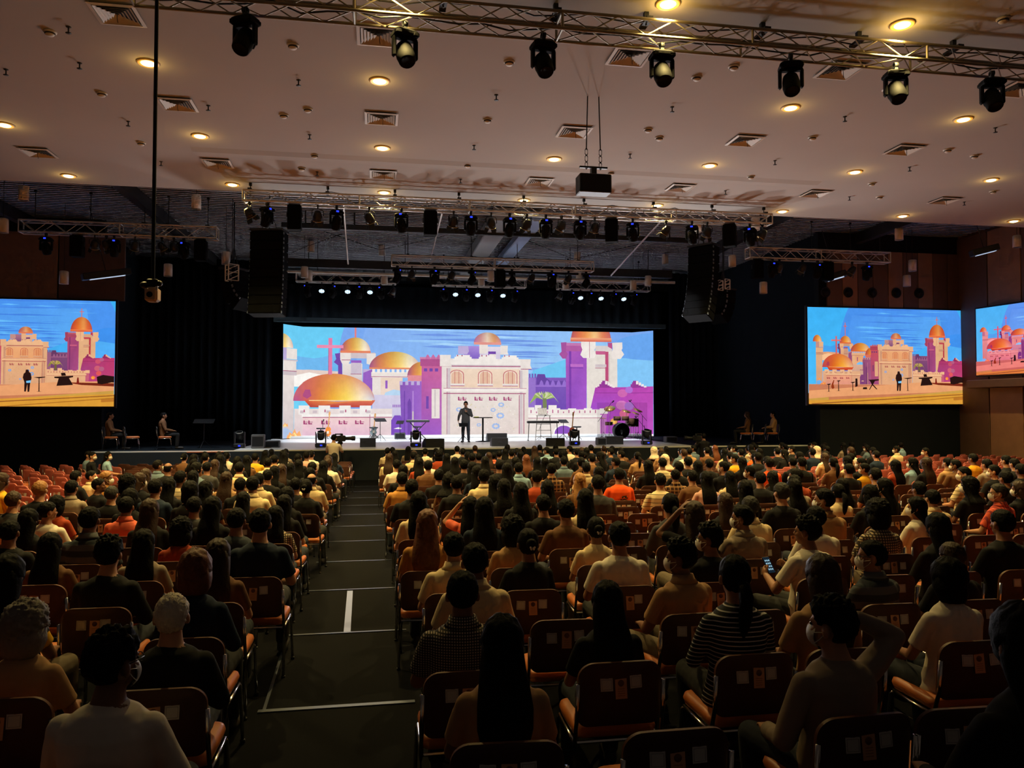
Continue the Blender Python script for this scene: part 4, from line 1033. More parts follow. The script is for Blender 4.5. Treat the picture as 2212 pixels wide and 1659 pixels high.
def hand(mb, w, d, dn, curl=0.5, side=1, k=1.0):
    """palm, four bent fingers and a thumb; d along the hand, dn out of the palm, thumb on SIDE"""
    w, d, dn = Vector(w), Vector(d).normalized(), Vector(dn).normalized(); sx = d.cross(dn).normalized() * side
    dn = (dn - d * dn.dot(d)).normalized(); M = Matrix((sx, d, dn)).transposed()
    mb.ell(w + d * .048 * k, (.041 * k, .056 * k, .017 * k), 12, 8, 0, M)
    for i, (off, ln) in enumerate(((.030, .068), (.010, .078), (-.011, .072), (-.031, .056))):
        b = w + d * .088 * k + sx * off * k; ln *= k; c1 = curl * .7; c2 = curl * 1.6
        p1 = b + (d * cos(c1) + dn * sin(c1)) * ln * .5; p2 = p1 + (d * cos(c2) + dn * sin(c2)) * ln * .5
        cap(mb, b, p1, .0092 * k, .0086 * k, 8); cap(mb, p1, p2, .0086 * k, .007 * k, 8)
    t0 = w + d * .028 * k + sx * .034 * k; t1 = t0 + (sx * .75 + d * .6 + dn * .25).normalized() * .036 * k; t2 = t1 + (sx * .2 + d * .9 + dn * .35).normalized() * .03 * k
    cap(mb, t0, t1, .0125 * k, .0105 * k, 8); cap(mb, t1, t2, .0105 * k, .0085 * k, 8)
MALE = [(-.08, -.02, .15, .115), (0, -.02, .168, .125), (.1, -.035, .158, .12), (.2, -.05, .155, .114), (.32, -.065, .172, .118), (.42, -.07, .178, .112), (.475, -.07, .15, .095), (.51, -.065, .11, .078), (.54, -.06, .068, .062)]
FEM = [(-.08, -.02, .158, .115), (0, -.02, .172, .122), (.1, -.035, .148, .11), (.2, -.05, .138, .1), (.32, -.062, .152, .115), (.42, -.07, .155, .1), (.475, -.07, .13, .085), (.51, -.065, .095, .068), (.54, -.06, .058, .056)]
def pose(kind, sex):
    m = 1 if sex == 'm' else .9
    P = {'zh': .52}
    sh = (.172 * m, -.065, .43)
    P['armR'] = [sh, (.25 * m, .03, .19), (.13, .27, .145)]; P['armL'] = [(-sh[0], sh[1], sh[2]), (-.25 * m, .03, .19), (-.13, .27, .145)]
    P['handR'] = ((-.4, .9, -.05), (0, 0, -1), .4); P['handL'] = ((.4, .9, -.05), (0, 0, -1), .4)
    P['legR'] = [(.095, 0, 0), (.14, .43, .0), (.14, .41, -.42), (.15, .55, -.475)]; P['legL'] = [(-.095, 0, 0), (-.14, .43, .0), (-.14, .41, -.42), (-.15, .55, -.475)]
    if kind == 'armupR':
        P['armR'] = [(.18, -.06, .46), (.37, -.03, .60), (.165, .0, .70)]; P['handR'] = ((-.85, .1, .35), (-.3, .1, -.9), .5)
        P['armL'] = [(-.18, -.065, .43), (-.27, -.02, .17), (-.2, .2, .12)]
    if kind == 'armupL':
        P['armL'] = [(-.155, -.06, .45), (-.29, .1, .50), (-.12, .02, .72)]; P['handL'] = ((.55, -.2, .75), (.7, 0, -.5), .4)
    if kind == 'phone':
        P['armR'] = [sh, (.27, .05, .2), (.1, .27, .3)]; P['handR'] = ((-.3, .8, .5), (-.8, .2, .2), 1.0)
        P['armL'] = [(-sh[0], sh[1], sh[2]), (-.29, .04, .2), (-.17, .28, .26)]; P['handL'] = ((.3, .8, .45), (.8, .2, .2), 1.0)
    if kind in ('speaker', 'operator'):
        P['zh'] = .90
        P['legR'] = [(.09, 0, -.02), (.11, .03, -.42), (.12, -.02, -.83), (.15, .12, -.875)]; P['legL'] = [(-.09, 0, -.02), (-.11, .03, -.42), (-.12, -.02, -.83), (-.15, .12, -.875)]
        if kind == 'speaker':
            P['armL'] = [(-.175, -.065, .43), (-.25, .04, .19), (-.06, .2, .36)]; P['handL'] = ((.6, .5, .4), (.2, -.3, .6), 1.3)
            P['armR'] = [(.175, -.065, .43), (.28, .0, .18), (.3, .18, .0)]; P['handR'] = ((-.05, .5, -.8), (-.9, .1, 0), .6)
        else:
            P['armR'] = [(.175, -.065, .43), (.26, .1, .22), (.15, .34, .33)]; P['armL'] = [(-.175, -.065, .43), (-.26, .1, .22), (-.12, .34, .36)]
            P['handR'] = ((-.1, .9, .2), (-.7, 0, -.3), 1.0); P['handL'] = ((.1, .9, .2), (.7, 0, -.3), 1.0)
    return P
PIVOT_REL = Vector((0, -.05, .575)); HEAD_REL = Vector((0, .02, .105))
def twist(me, zh, turn, nod=0.0):
    piv = PIVOT_REL + Vector((0, 0, zh))
    for v in me.vertices:
        w = smooth01((v.co.z - zh - .535) / .075)
        if w > 0 and abs(v.co.x) < .14:
            q = Euler((nod * w, 0, turn * w)).to_matrix(); v.co = piv + q @ (v.co - piv)
def body_meshes(kind, sex, turn=0.0, nod=0.0, voxel=.011, only=None):
    P = pose(kind, sex); zh = P['zh']; T = MALE if sex == 'm' else FEM; up = Vector((0, 0, zh)); V = lambda p: Vector(p) + up
    k = 1.0 if sex == 'm' else .86
    out = {}
    if only is None or 'body' in only:
        mb = MB(); mb.loft([(z + zh, 0, cy, rx * .97, ry * .97, .9) for z, cy, rx, ry in T] + [(zh + .6, 0, -.042, .056 * (.5 + k / 2), .058 * (.5 + k / 2)), (zh + .66, 0, -.03, .054, .058)], 24)
        H = PIVOT_REL + HEAD_REL + up
        mb.ell(H + Vector((0, -.012, .02)), (.076, .098, .097), 24, 16); mb.ell(H + Vector((0, .018, -.05)), (.058, .072, .064), 18, 12)
        mb.ell(H + Vector((0, .06, -.092)), (.026, .024, .02), 12, 8)                       # chin
        mb.tube(H + Vector((0, .078, .022)), H + Vector((0, .104, -.022)), .009, .015, 8); mb.ell(H + Vector((0, .096, -.026)), (.018, .014, .011), 10, 8)   # nose
        mb.ell(H + Vector((0, .083, -.058)), (.024, .012, .007), 10, 6); mb.ell(H + Vector((0, .081, -.069)), (.02, .012, .007), 10, 6)      # lips
        for s in (-1, 1):
            mb.ell(H + Vector((s * .032, .076, .026)), (.024, .012, .009), 10, 6)           # brow
            mb.ell(H + Vector((s * .042, .062, -.02)), (.022, .02, .018), 10, 6)            # cheek
            mb.ell(H + Vector((s * .084, -.01, -.012)), (.013, .023, .034), 10, 10, 0, Matrix.Rotation(s * .45, 3, 'Z'))   # ear
        for key, s in (('armR', 1), ('armL', -1)):
            a, b, c = [V(p) for p in P[key]]
            cap(mb, a, b, .052 * k, .042 * k); cap(mb, b, c, .042 * k, .028 * k); d, dn, cu = P['hand' + key[-1]]
            hand(mb, c, d, dn, cu, s if kind != 'speaker' else s, .95 if sex == 'm' else .87)
        for key in ('legR', 'legL'):
            h, kn, an, to = [V(p) for p in P[key]]
            cap(mb, h, kn, .082, .056); cap(mb, kn, an, .054, .036); cap(mb, an + Vector((0, -.02, -.03)), to, .036, .03)
        me = fuse(mb, 'body', [SKIN, EYE], voxel, 3)
        # eyes sit in the skin
        e = MB(); 
        for s in (-1, 1): e.ell(H + Vector((s * .032, .079, .008)), (.012, .008, .008), 10, 8, 1)
        bm = bmesh.new(); bm.from_mesh(me); tmp = e.mesh('e', [SKIN, EYE]); bm.from_mesh(tmp); bm.to_mesh(me); bm.free(); bpy.data.meshes.remove(tmp)
        twist(me, zh, turn, nod); out['body'] = me
    for nm, frac in (('short', .62), ('long', 1.0), ('none', 0)):
        if only is not None and nm not in only: continue
        g = .016; mb = MB()
        mb.loft([(z + zh - (.03 if i == 0 else 0), 0, cy, rx + g, ry + g, .9) for i, (z, cy, rx, ry) in enumerate(T[:-1])] + [(zh + .528, 0, -.062, .078 * (.4 + .6 * k), .07), (zh + .545, 0, -.058, .068 * (.4 + .6 * k), .064)], 24)
        for key in ('armR', 'armL'):
            a, b, c = [V(p) for p in P[key]]
            if frac == 1.0: cap(mb, a, b, .066 * k, .056 * k); cap(mb, b, b + (c - b) * .92, .056 * k, .042 * k)
            elif frac: cap(mb, a, a + (b - a) * .3, .069 * k, .066 * k); mb.tube(a, a + (b - a) * (frac + .12), .066 * k, .066 * k, 14)
            else: mb.ell(a, (.064 * k,) * 3, 12, 8)
        out[nm] = fuse(mb, 'shirt', [SKIN], voxel * 1.05, 4, .006)
    if only is None or 'trousers' in only:
        mb = MB(); mb.loft([(zh - .095, 0, -.02, .15, .12), (zh, 0, -.02, .178, .133), (zh + .06, 0, -.03, .168, .128)], 20)
        for key in ('legR', 'legL'):
            h, kn, an, to = [V(p) for p in P[key]]
            cap(mb, h, kn, .092, .072); cap(mb, kn, kn + (an - kn) * .93, .072, .056)
        out['trousers'] = fuse(mb, 'trousers', [SKIN], voxel * 1.1, 4, .005)
        for key in ('legR', 'legL'):
            mb = MB()
            an, to = V(P[key][2]), V(P[key][3]); d = (to - an); d.z = 0; d.normalize()
            cap(mb, an + Vector((0, 0, -.045)) - d * .02, to + d * .05 + Vector((0, 0, .004)), .044, .038); mb.ell(an + Vector((0, 0, -.01)), (.045, .05, .035))
            out['shoe' + key] = fuse(mb, 'shoe', [SKIN], .012, 2)
    return out
# ------------------------------------------------------------------ hair, in the head's own frame (origin at the neck pivot)
def hair_mesh(kind):
    H = HEAD_REL; mb = MB(); n, m = (72, 50) if kind in ('curly', 'thin', 'quiff', 'short') else (44, 30)
    C = Vector((0, -.012, .022)); R = (.077, .099, .098)
    th = {'short': .013, 'long': .019, 'pony': .012, 'bun': .012, 'bob': .024, 'curly': .034, 'bald': .006, 'thin': .011, 'cap': .014, 'hood': .03, 'quiff': .02}[kind]
    vs = []
    for i in range(m + 1):
        t = pi * i / m
        for k in range(n):
            a = 2 * pi * k / n; d = Vector((sin(t) * cos(a), sin(t) * sin(a), cos(t)))
            p = Vector((C.x + R[0] * d.x, C.y + R[1] * d.y, C.z + R[2] * d.z)); x, y, z = p
            front = .075 if kind != 'hood' else .062
            if kind in ('short', 'bald', 'thin', 'quiff', 'cap'):
                zl = (front * (y - .02) / .06 if y > .02 else -.1 * (.02 - y) / .07); zl = max(-.08, min(front, zl))
            elif kind in ('pony', 'bun'):
                zl = (front * (y - .03) / .05 if y > .03 else -.1 * (.03 - y) / .08); zl = max(-.085, min(front, zl))
            else:
                zl = (front * (y - .045) / .035 if y > .045 else -.3); zl = min(front, zl)
            mk = smooth01((z - zl) / .022)
            if kind in ('short', 'bald', 'thin', 'quiff', 'cap') and abs(x) > .035: mk *= smooth01((sqrt(((y + .008) / .03) ** 2 + ((z + .012) / .042) ** 2) - .8) / .3)
            tt_ = th * (1 + .35 * mnoise.noise(d * 4 + Vector((3, 1, 2)))) + .0022 * sin(a * 34 + 3 * mnoise.noise(d * 3))
            if kind in ('quiff', 'short'): tt_ += .004 * mnoise.noise(Vector((d.x * 34, d.y * 34, d.z * 12)))
            if kind == 'quiff': tt_ += .022 * smooth01((z - .05) / .06) * (.6 + mnoise.noise(d * 6))
            if kind == 'curly': tt_ += .012 * mnoise.noise(d * 13) + .006 * mnoise.noise(d * 27)
            if kind == 'thin': tt_ += .006 * mnoise.noise(d * 15) + .006 * mnoise.noise(Vector((d.x * 40, d.y * 40, d.z * 9)))
            if kind == 'bald' and (z > .055): mk *= 1 - smooth01((z - .055) / .02)
            if kind in ('short', 'quiff') and z < 0: tt_ *= max(.25, 1 + z / .085)
            off = -.03 + (.03 + tt_) * mk
            vs.append(H + p + d * off)
    fs = [(i * n + k, i * n + (k + 1) % n, (i + 1) * n + (k + 1) % n, (i + 1) * n + k) for i in range(m) for k in range(n)]
    mb.add(vs, fs, 0, True)
    def drape_(rings, nn=26):
        vv = []
        for z, cy, rx, ry in rings:
            for k in range(nn):
                a = 2 * pi * k / nn; w = 1 + .05 * sin(a * 9 + z * 12) + .03 * sin(a * 15)
                vv.append(H + Vector((rx * cos(a) * w, cy + ry * sin(a) * w, z + .012 * sin(a * 7) * (1 if z < -.2 else 0))))
        Ln = len(rings)
        f2 = [(i * nn + k, i * nn + (k + 1) % nn, (i + 1) * nn + (k + 1) % nn, (i + 1) * nn + k) for i in range(Ln - 1) for k in range(nn)] + [tuple(range(nn - 1, -1, -1)), tuple((Ln - 1) * nn + k for k in range(nn))]
        mb.add(vv, f2, 0, True)
    if kind == 'long': drape_([(.05, -.03, .088, .088), (-.03, -.034, .096, .09), (-.09, -.055, .1, .07), (-.15, -.10, .108, .052), (-.22, -.135, .118, .042), (-.3, -.15, .118, .036), (-.38, -.152, .1, .028), (-.42, -.152, .07, .02)])
    if kind == 'bob': drape_([(.03, -.015, .098, .1), (-.05, -.02, .102, .098), (-.1, -.035, .098, .08), (-.135, -.045, .08, .06)])
    if kind == 'curly': drape_([(.0, -.025, .11, .105), (-.07, -.03, .115, .1), (-.12, -.04, .1, .08), (-.15, -.05, .07, .05)])
    if kind == 'pony':
        mb.ell(H + Vector((0, -.118, .0)), (.024, .024, .024))
        mb.path([H + Vector(p) for p in ((0, -.105, .0), (0, -.15, -.02), (.005, -.168, -.08), (.0, -.17, -.17), (-.01, -.168, -.25), (-.012, -.165, -.3))], [.02, .034, .042, .04, .028, .006], 10)
    if kind == 'bun': mb.ell(H + Vector((0, -.122, .02)), (.045, .036, .045), 16, 12)
    if kind == 'hood': drape_([(.05, -.02, .105, .11), (-.04, -.02, .108, .108), (-.1, -.03, .1, .09), (-.15, -.06, .15, .1), (-.2, -.08, .19, .12), (-.24, -.09, .2, .125)])
    if kind == 'cap':
        vb = []
        for k in range(11):
            a = pi * k / 10; vb += [H + Vector((.075 * cos(a), .08 + .0 * sin(a), .075)), H + Vector((.07 * cos(a), .085 + .075 * sin(a), .066))]
        mb.add(vb, [(2 * k, 2 * k + 1, 2 * k + 3, 2 * k + 2) for k in range(10)], 0, True)
    return mb.mesh('hair', [SKIN])
HAIR = {k: hair_mesh(k) for k in ('short', 'long', 'pony', 'bun', 'bob', 'curly', 'bald', 'thin', 'cap', 'hood', 'quiff')}
def mask_mesh():
    mb = MB(); C = HEAD_REL + Vector((0, .024, -.046)); n, m = 16, 10; vs = []
    for layer in (0, .003):
        for i in range(m + 1):
            ph = radians(-52 + 100 * i / m)
            for k in range(n + 1):
                a = radians(20 + 140 * k / n)
                q = Vector((cos(a) * cos(ph) * (.071 + layer), sin(a) * cos(ph) * (.086 + layer), sin(ph) * (.066 + layer)))
                q.y += .012 * max(0, 1 - abs(q.x) / .03) * max(0, sin(ph) + .2); vs.append(C + q)
    N = (m + 1) * (n + 1)
    fs = [(i * (n + 1) + k, i * (n + 1) + k + 1, (i + 1) * (n + 1) + k + 1, (i + 1) * (n + 1) + k) for i in range(m) for k in range(n)]
    fs += [tuple(N + v for v in f[::-1]) for f in fs]
    mb.add(vs, fs, 0, True)
    for s in (-1, 1):
        for z in (-.03, .02): mb.path([C + Vector((s * .066, .03, z)), C + Vector((s * .078, .0, z * .7 + .015)), C + Vector((s * .087, -.035, .035))], .002, 5)
    return mb.mesh('face_mask', [M_WHITE])
MASK = mask_mesh()
mb = MB(); gH = HEAD_REL
for s in (-1, 1):
    mb.path([gH + Vector((s * .033 + .025 * cos(a), .1 - .006 * abs(cos(a)), .006 + .019 * sin(a))) for a in [2 * pi * i / 12 for i in range(13)]], .0022, 5)
    mb.path([gH + Vector((s * .058, .096, .012)), gH + Vector((s * .08, .05, .014)), gH + Vector((s * .086, -.01, .01))], .0024, 5)
mb.tube(gH + Vector((-.01, .102, .01)), gH + Vector((.01, .102, .01)), .002, n=5)
GLASSES = mb.mesh('glasses', [M_BLACK])
mb = MB()
for s in (-1, 1):
    mb.bbox(HEAD_REL + Vector((s * .01, -.162, -.01)), (.016, .014, .026), .005); mb.ell(HEAD_REL + Vector((s * .017, -.162, .0)), (.008, .008, .008))
CLIP = mb.mesh('hair_clip', [M_WHITE])

COLLAR = {}
for sx_, kk in (('m', 1.0), ('f', .86)):
    mb = MB(); n = 26
    prof_c = [(.512, .10, .086), (.535, .079, .072), (.572, .068, .067), (.574, .073, .072), (.54, .086, .08), (.515, .108, .094)]
    for z, rx, ry in prof_c: mb.v += [(rx * kk * cos(2 * pi * i / n), -.056 + ry * (.5 + kk / 2) * sin(2 * pi * i / n) - (.006 if z < .55 else 0), .52 + z + .008 * sin(2 * pi * i / n) * -1) for i in range(n)]
    mb.f = [(i * n + j, i * n + (j + 1) % n, (i + 1) * n + (j + 1) % n, (i + 1) * n + j) for i in range(5) for j in range(n)] + [(5 * n + j, 5 * n + (j + 1) % n, (j + 1) % n, j) for j in range(n)]
    mb.m = [0] * len(mb.f); mb.sm = [True] * len(mb.f); COLLAR[sx_] = mb.mesh('collar', [SKIN])
def back_pt(x, z, off=.031):
    T = MALE
    for (z0, c0, a0, b0), (z1, c1, a1, b1) in zip(T, T[1:]):
        if z0 <= z <= z1:
            k = (z - z0) / (z1 - z0); cy, rx, ry = c0 + (c1 - c0) * k, a0 + (a1 - a0) * k, b0 + (b1 - b0) * k
            return (x, cy - (ry + off) * sqrt(max(.05, 1 - (x / (rx + .03)) ** 2)), .52 + z)
def print_mesh(quads, m):
    mb = MB()
    for q in quads:
        (x0, z0), (x1, z1), (x2, z2), (x3, z3) = q; g = 5; vs = []
        for i in range(g + 1):
            for j in range(g + 1):
                u, v = i / g, j / g
                x = (x0 * (1 - u) + x1 * u) * (1 - v) + (x3 * (1 - u) + x2 * u) * v; z = (z0 * (1 - u) + z1 * u) * (1 - v) + (z3 * (1 - u) + z2 * u) * v; vs.append(back_pt(x, z))
        mb.add(vs, [(i * (g + 1) + j, (i + 1) * (g + 1) + j, (i + 1) * (g + 1) + j + 1, i * (g + 1) + j + 1) for i in range(g) for j in range(g)], 0, True)
    return mb.mesh('shirt_print', [m])
def rq(x0, z0, x1, z1, sl=.25): return ((x0 + sl * z0 - sl * .2, z0), (x1 + sl * z0 - sl * .2, z0), (x1 + sl * z1 - sl * .2, z1), (x0 + sl * z1 - sl * .2, z1))
_rp = random.Random(6)
PRINTS = {'t': print_mesh([rq(-.03, .17, -.018, .235), rq(-.03, .17, .008, .182), rq(.024, .18, .036, .245)], M_BLACK),
          'w': print_mesh([rq(.02, .3, .03, .335, 0), rq(.045, .3, .055, .335, 0), rq(.03, .312, .045, .322, 0), rq(.062, .3, .068, .33, 0)], mat('white_print', (190, 190, 190), .7)),
          'p': print_mesh([rq(.07 * cos(a) * r - .012, .3 + .075 * sin(a) * r - .01, .07 * cos(a) * r + .012, .3 + .075 * sin(a) * r + .008, .3) for a, r in [(_rp.uniform(0, 6.28), _rp.uniform(.1, 1)) for _ in range(34)]], mat('dark_print', (40, 38, 34), .8))}
BODIES = {}
for sx_ in 'mf':
    base = body_meshes('lap', sx_)
    for tn, tv in (('0', 0), ('L', radians(42)), ('R', radians(-42))):
        b = base['body'] if tn == '0' else base['body'].copy()
        BODIES[(sx_, tn)] = (b, radians(0) if tn == '0' else tv, base)
    for tn, tv in (('L', radians(42)), ('R', radians(-42))): twist(BODIES[(sx_, tn)][0], .52, tv)
HAIRCOL = {'k': mat('black_hair', (12, 11, 12), .68, 0, .4, 40, .08, bump=.5), 'b': mat('brown_hair', (48, 30, 21), .6, 0, .35, 40, .2, bump=.5), 'r': mat('auburn_hair', (100, 54, 30), .55, 0, .3, 40, .25, bump=.5),
           'y': mat('light_brown_hair', (140, 96, 56), .5, 0, .3, 40, .2, bump=.5), 'g': mat('grey_hair', (120, 112, 104), .6, 0, .3, 40, .2, bump=.5), 'w': mat('white_hair', (196, 184, 168), .6, 0, .2, 40, .2, bump=.5), 'h': mat('beige_hat', (200, 180, 158), .8), 'd': mat('grey_black_hair', (44, 42, 42), .65, 0, .3, 40, .15, bump=.5)}
HTXT = {'s': ('short', 'k', 'm', 'short black hair'), 'l': ('long', 'k', 'f', 'long black hair'), 'b': ('long', 'b', 'f', 'long brown hair'), 'r': ('long', 'r', 'f', 'long auburn hair'), 'p': ('pony', 'k', 'f', 'black ponytail'),
        'u': ('bun', 'k', 'f', 'pinned black hair'), 'c': ('curly', 'k', 'f', 'full curly hair'), 'w': ('thin', 'w', 'm', 'thin white hair'), 'g': ('curly', 'g', 'f', 'fluffy grey hair'), 'd': ('bald', 'k', 'm', 'balding head'),
        'o': ('bob', 'r', 'f', 'brown bobbed hair'), 'O': ('bob', 'k', 'f', 'black bobbed hair'), 'k': ('cap', 'h', 'm', 'beige cap'), 'h': ('hood', 'k', 'f', 'black head covering'), 'y': ('short', 'y', 'm', 'fair short hair'), 'G': ('short', 'd', 'm', 'grey-black short hair'),
        'n': ('short', 'b', 'm', 'short brown hair'), 'Y': ('long', 'y', 'f', 'long fair hair'), 'H': ('hood', 'h', 'f', 'beige head covering'), 'q': ('quiff', 'k', 'm', 'thick short black hair')}
SH = {}
def shirt(c, txt, rgb=None, m=None, rough=.85):
    SH[c] = (m or mat('cloth_' + c, rgb, rough, 0, .08, 25, .15), txt)
shirt('K', 'black top', (24, 24, 27)); shirt('N', 'navy top', (26, 38, 56)); shirt('W', 'white t-shirt', (214, 204, 188)); shirt('T', 'tan top', (168, 130, 92)); shirt('B', 'brown top', (104, 72, 48))
shirt('G', 'dark grey top', (62, 62, 64)); shirt('g', 'grey-brown shirt', (138, 122, 106)); shirt('Y', 'yellow top', (214, 160, 40)); shirt('O', 'bright orange t-shirt', (232, 84, 30)); shirt('C', 'coral shirt', (220, 104, 78))
shirt('R', 'rust-red top', (150, 60, 32)); shirt('U', 'light blue shirt', (136, 168, 192)); shirt('E', 'teal top', (20, 74, 96)); shirt('M', 'mustard top', (176, 122, 60)); shirt('D', 'dark denim jacket', (52, 58, 66))
shirt('c', 'cream shirt', (214, 190, 150)); shirt('L', 'pale blue-grey shirt', (94, 112, 128)); shirt('P', 'light pink top', (196, 150, 140)); shirt('h', 'yellow hoodie', (206, 140, 30))
shirt('S', 'striped cream shirt', m=band_mat('cloth_S', (206, 186, 150), (60, 52, 44), 16, 'Z', .14)); shirt('Z', 'black and white striped top', m=band_mat('cloth_Z', (22, 22, 24), (200, 196, 190), 40, 'Z', .24))
shirt('V', 'grey striped polo', m=band_mat('cloth_V', (90, 92, 96), (46, 52, 60), 9, 'Z', .5)); shirt('H', 'small-checked shirt', m=band_mat('cloth_H', (176, 160, 140), (40, 36, 34), 72, 'Z', .45, axis2='X'))
shirt('F', 'orange-pink striped shirt', m=band_mat('cloth_F', (216, 92, 64), (150, 60, 66), 30, 'X', .4)); shirt('X', 'dark plaid shirt', m=band_mat('cloth_X', (60, 40, 30), (150, 110, 70), 14, 'Z', .25, axis2='X')); shirt('A', 'patterned lace top', m=band_mat('cloth_A', (190, 170, 140), (60, 50, 44), 40, 'Z', .4, axis2='X'))
M_TROUS = [mat('dark_jeans', (30, 36, 48), .9), mat('black_trousers', (20, 20, 22), .9), mat('khaki_trousers', (92, 78, 60), .9)]
M_SHOE = mat('dark_shoe', (36, 32, 30), .6)
def setm(o, *ms):
    for i, m in enumerate(ms):
        o.material_slots[i].link = 'OBJECT'; o.material_slots[i].material = m
M_SKINS = [SKIN, mat('light_brown_skin', (176, 128, 98), .55, 0, .08, 20, .35), mat('dark_brown_skin', (122, 82, 60), .55, 0, .08, 20, .35)]
def person(loc, yaw, hair, sh_, label, scale=1.0, turn='0', sleeve=None, mask=False, glasses=False, clip_=False, meshes=None, tv=0.0, nod=0.0, zh=.52, sex=None, group=None, rnd=random, cat='person', collar=False, prt=None):
    hk, hc, sx, _ = HTXT[hair]
    sx = sex or sx
    if meshes is None: b, tv, ms = BODIES[(sx, turn)]
    else: ms = meshes; b = ms['body']
    o = link('person', b); o.location = loc; o.rotation_euler = (0, 0, yaw); o.scale = (scale,) * 3
    tag(o, label, 'person', group); setm(o, rnd.choice(M_SKINS), EYE)
    sleeve = sleeve or ('long' if sh_ in 'KNGDZh' and rnd.random() < .45 else 'short')
    s = link('shirt', ms.get(sleeve) or ms.get('short') or ms['long'], o); setm(s, SH[sh_][0])
    t = link('trousers', ms['trousers'], o); setm(t, rnd.choice(M_TROUS))
    for kk in ('shoelegR', 'shoelegL'): setm(link('shoe', ms[kk], o), M_SHOE)
    piv = PIVOT_REL + Vector((0, 0, zh))
    hd = link('hair' if hk not in ('cap', 'hood') else ('cap' if hk == 'cap' else 'head_covering'), HAIR[hk], o, piv, (nod, 0, tv)); setm(hd, HAIRCOL[hc])
    if collar and zh < .6: setm(link('collar', COLLAR[sx], o), SH[sh_][0])
    if prt:
        pm = PRINTS[prt]; link('shirt_print', pm, o)
    if hk == 'cap':
        u = link('hair', HAIR['short'], o, piv, (nod, 0, tv)); setm(u, HAIRCOL['k']); u.scale = (.98, .98, .9)
    if mask: link('face_mask', MASK, o, piv, (nod, 0, tv))
    if glasses: link('glasses', GLASSES, o, piv, (nod, 0, tv))
    if clip_: link('hair_clip', CLIP, o, piv, (nod, 0, tv))
    return o

# ================================================================== chairs
M_LEATHER = mat('orange_leatherette', (178, 98, 44), .42, 0, .1, 12, .4)
M_SHELL = mat('chair_shell', (72, 43, 34), .5, 0, .12, 5, .3)
M_EDGE = mat('chair_edge', (104, 64, 44), .5)
M_CARD = mat('white_card', (196, 192, 186), .5); M_LEAF = mat('orange_leaflet', (206, 150, 112), .55); M_INK = mat('printed_ink', (120, 76, 58), .7); M_CINK = mat('grey_print', (150, 148, 146), .6)
def rrect(w, z0, z1, r, n=7):
    pts = []
    for cx, cz, a0 in ((w / 2 - r, z1 - r, 0), (-w / 2 + r, z1 - r, pi / 2), (-w / 2 + .05, z0 + .05, pi), (w / 2 - .05, z0 + .05, 3 * pi / 2)):
        rr_ = r if cz > (z0 + z1) / 2 else .05
        pts += [(cx + rr_ * cos(a0 + pi / 2 * i / n), cz + rr_ * sin(a0 + pi / 2 * i / n)) for i in range(n + 1)]
    return pts
def chair_back():
    """curved, rounded panel: dark shell behind, leatherette in front, lighter edge"""
    mb = MB(); pts = rrect(.435, .475, .80, .085); n = len(pts)
    def bend(x, z, off): return (x, -.215 - .10 * (z - .475) - .03 * (1 - (x / .2175) ** 2) + off, z)
    cz = .64
    for off, mi, fl in ((-.012, 0, False), (.022, 1, True)):
        rings = []
        for k in (0, .35, .7, .93, 1.0):
            rings.append([bend(x * k, cz + (z - cz) * k, off * (1 if k < .95 else .55)) for x, z in pts])
        vs = [p for r in rings for p in r]; fs = []
        for i in range(4):
            for j in range(n):
                f = (i * n + j, i * n + (j + 1) % n, (i + 1) * n + (j + 1) % n, (i + 1) * n + j); fs.append(f if fl else f[::-1])
        mb.add(vs, fs, mi, True)
        if not fl: rear = rings[-1]
        else: fr = rings[-1]
    mb.add(rear + fr, [(j, (j + 1) % n, n + (j + 1) % n, n + j) for j in range(n)], 2, True)
    me = mb.mesh('backrest', [M_SHELL, M_LEATHER, M_EDGE]); return me
ME_BACK = chair_back()
mb = MB(); pts = rrect(.44, -.21, .21, .07); n = len(pts)
for z, k in ((.395, .9), (.40, .96), (.43, 1.0), (.452, .97), (.462, .88), (.462, .5), (.455, .0)): mb.v += [(x * k, y * k + .02, z - .012 * (abs(x) < .12) * 0) for x, y in pts]
mb.f += [(i * n + j, i * n + (j + 1) % n, (i + 1) * n + (j + 1) % n, (i + 1) * n + j) for i in range(6) for j in range(n)] + [tuple(range(n - 1, -1, -1))]
mb.m = [0] * len(mb.f); mb.sm = [True] * len(mb.f)
ME_SEAT = mb.mesh('seat', [M_LEATHER])
def leg_mesh(front, s):
    mb = MB()
    if front: mb.path([(s * .215, .16, .385), (s * .22, .19, .36), (s * .225, .21, .2), (s * .23, .225, .012)], .0115, 8)
    else: mb.path([(s * .222, -.262, .70), (s * .224, -.245, .52), (s * .224, -.20, .385), (s * .226, -.20, .3), (s * .23, -.245, .012)], .0115, 8)
    mb.lathe([(0.0, 0), (.016, 0), (.016, .02), (.012, .022)], ((s * .23, .225, 0) if front else (s * .23, -.245, 0)), 8, 1)
    return mb.mesh('leg', [M_CHROME, M_BLACK])
ME_LEG = [leg_mesh(fr, s) for fr in (True, False) for s in (-1, 1)]
mb = MB()
for s in (-1, 1): mb.path([(s * .222, -.2, .385), (s * .218, 0, .38), (s * .215, .17, .385)], .0115, 8)
for y in (-.19, .15): mb.tube((-.215, y, .383), (.215, y, .383), .009, n=6)
ME_FRAME = mb.mesh('seat_frame', [M_CHROME])
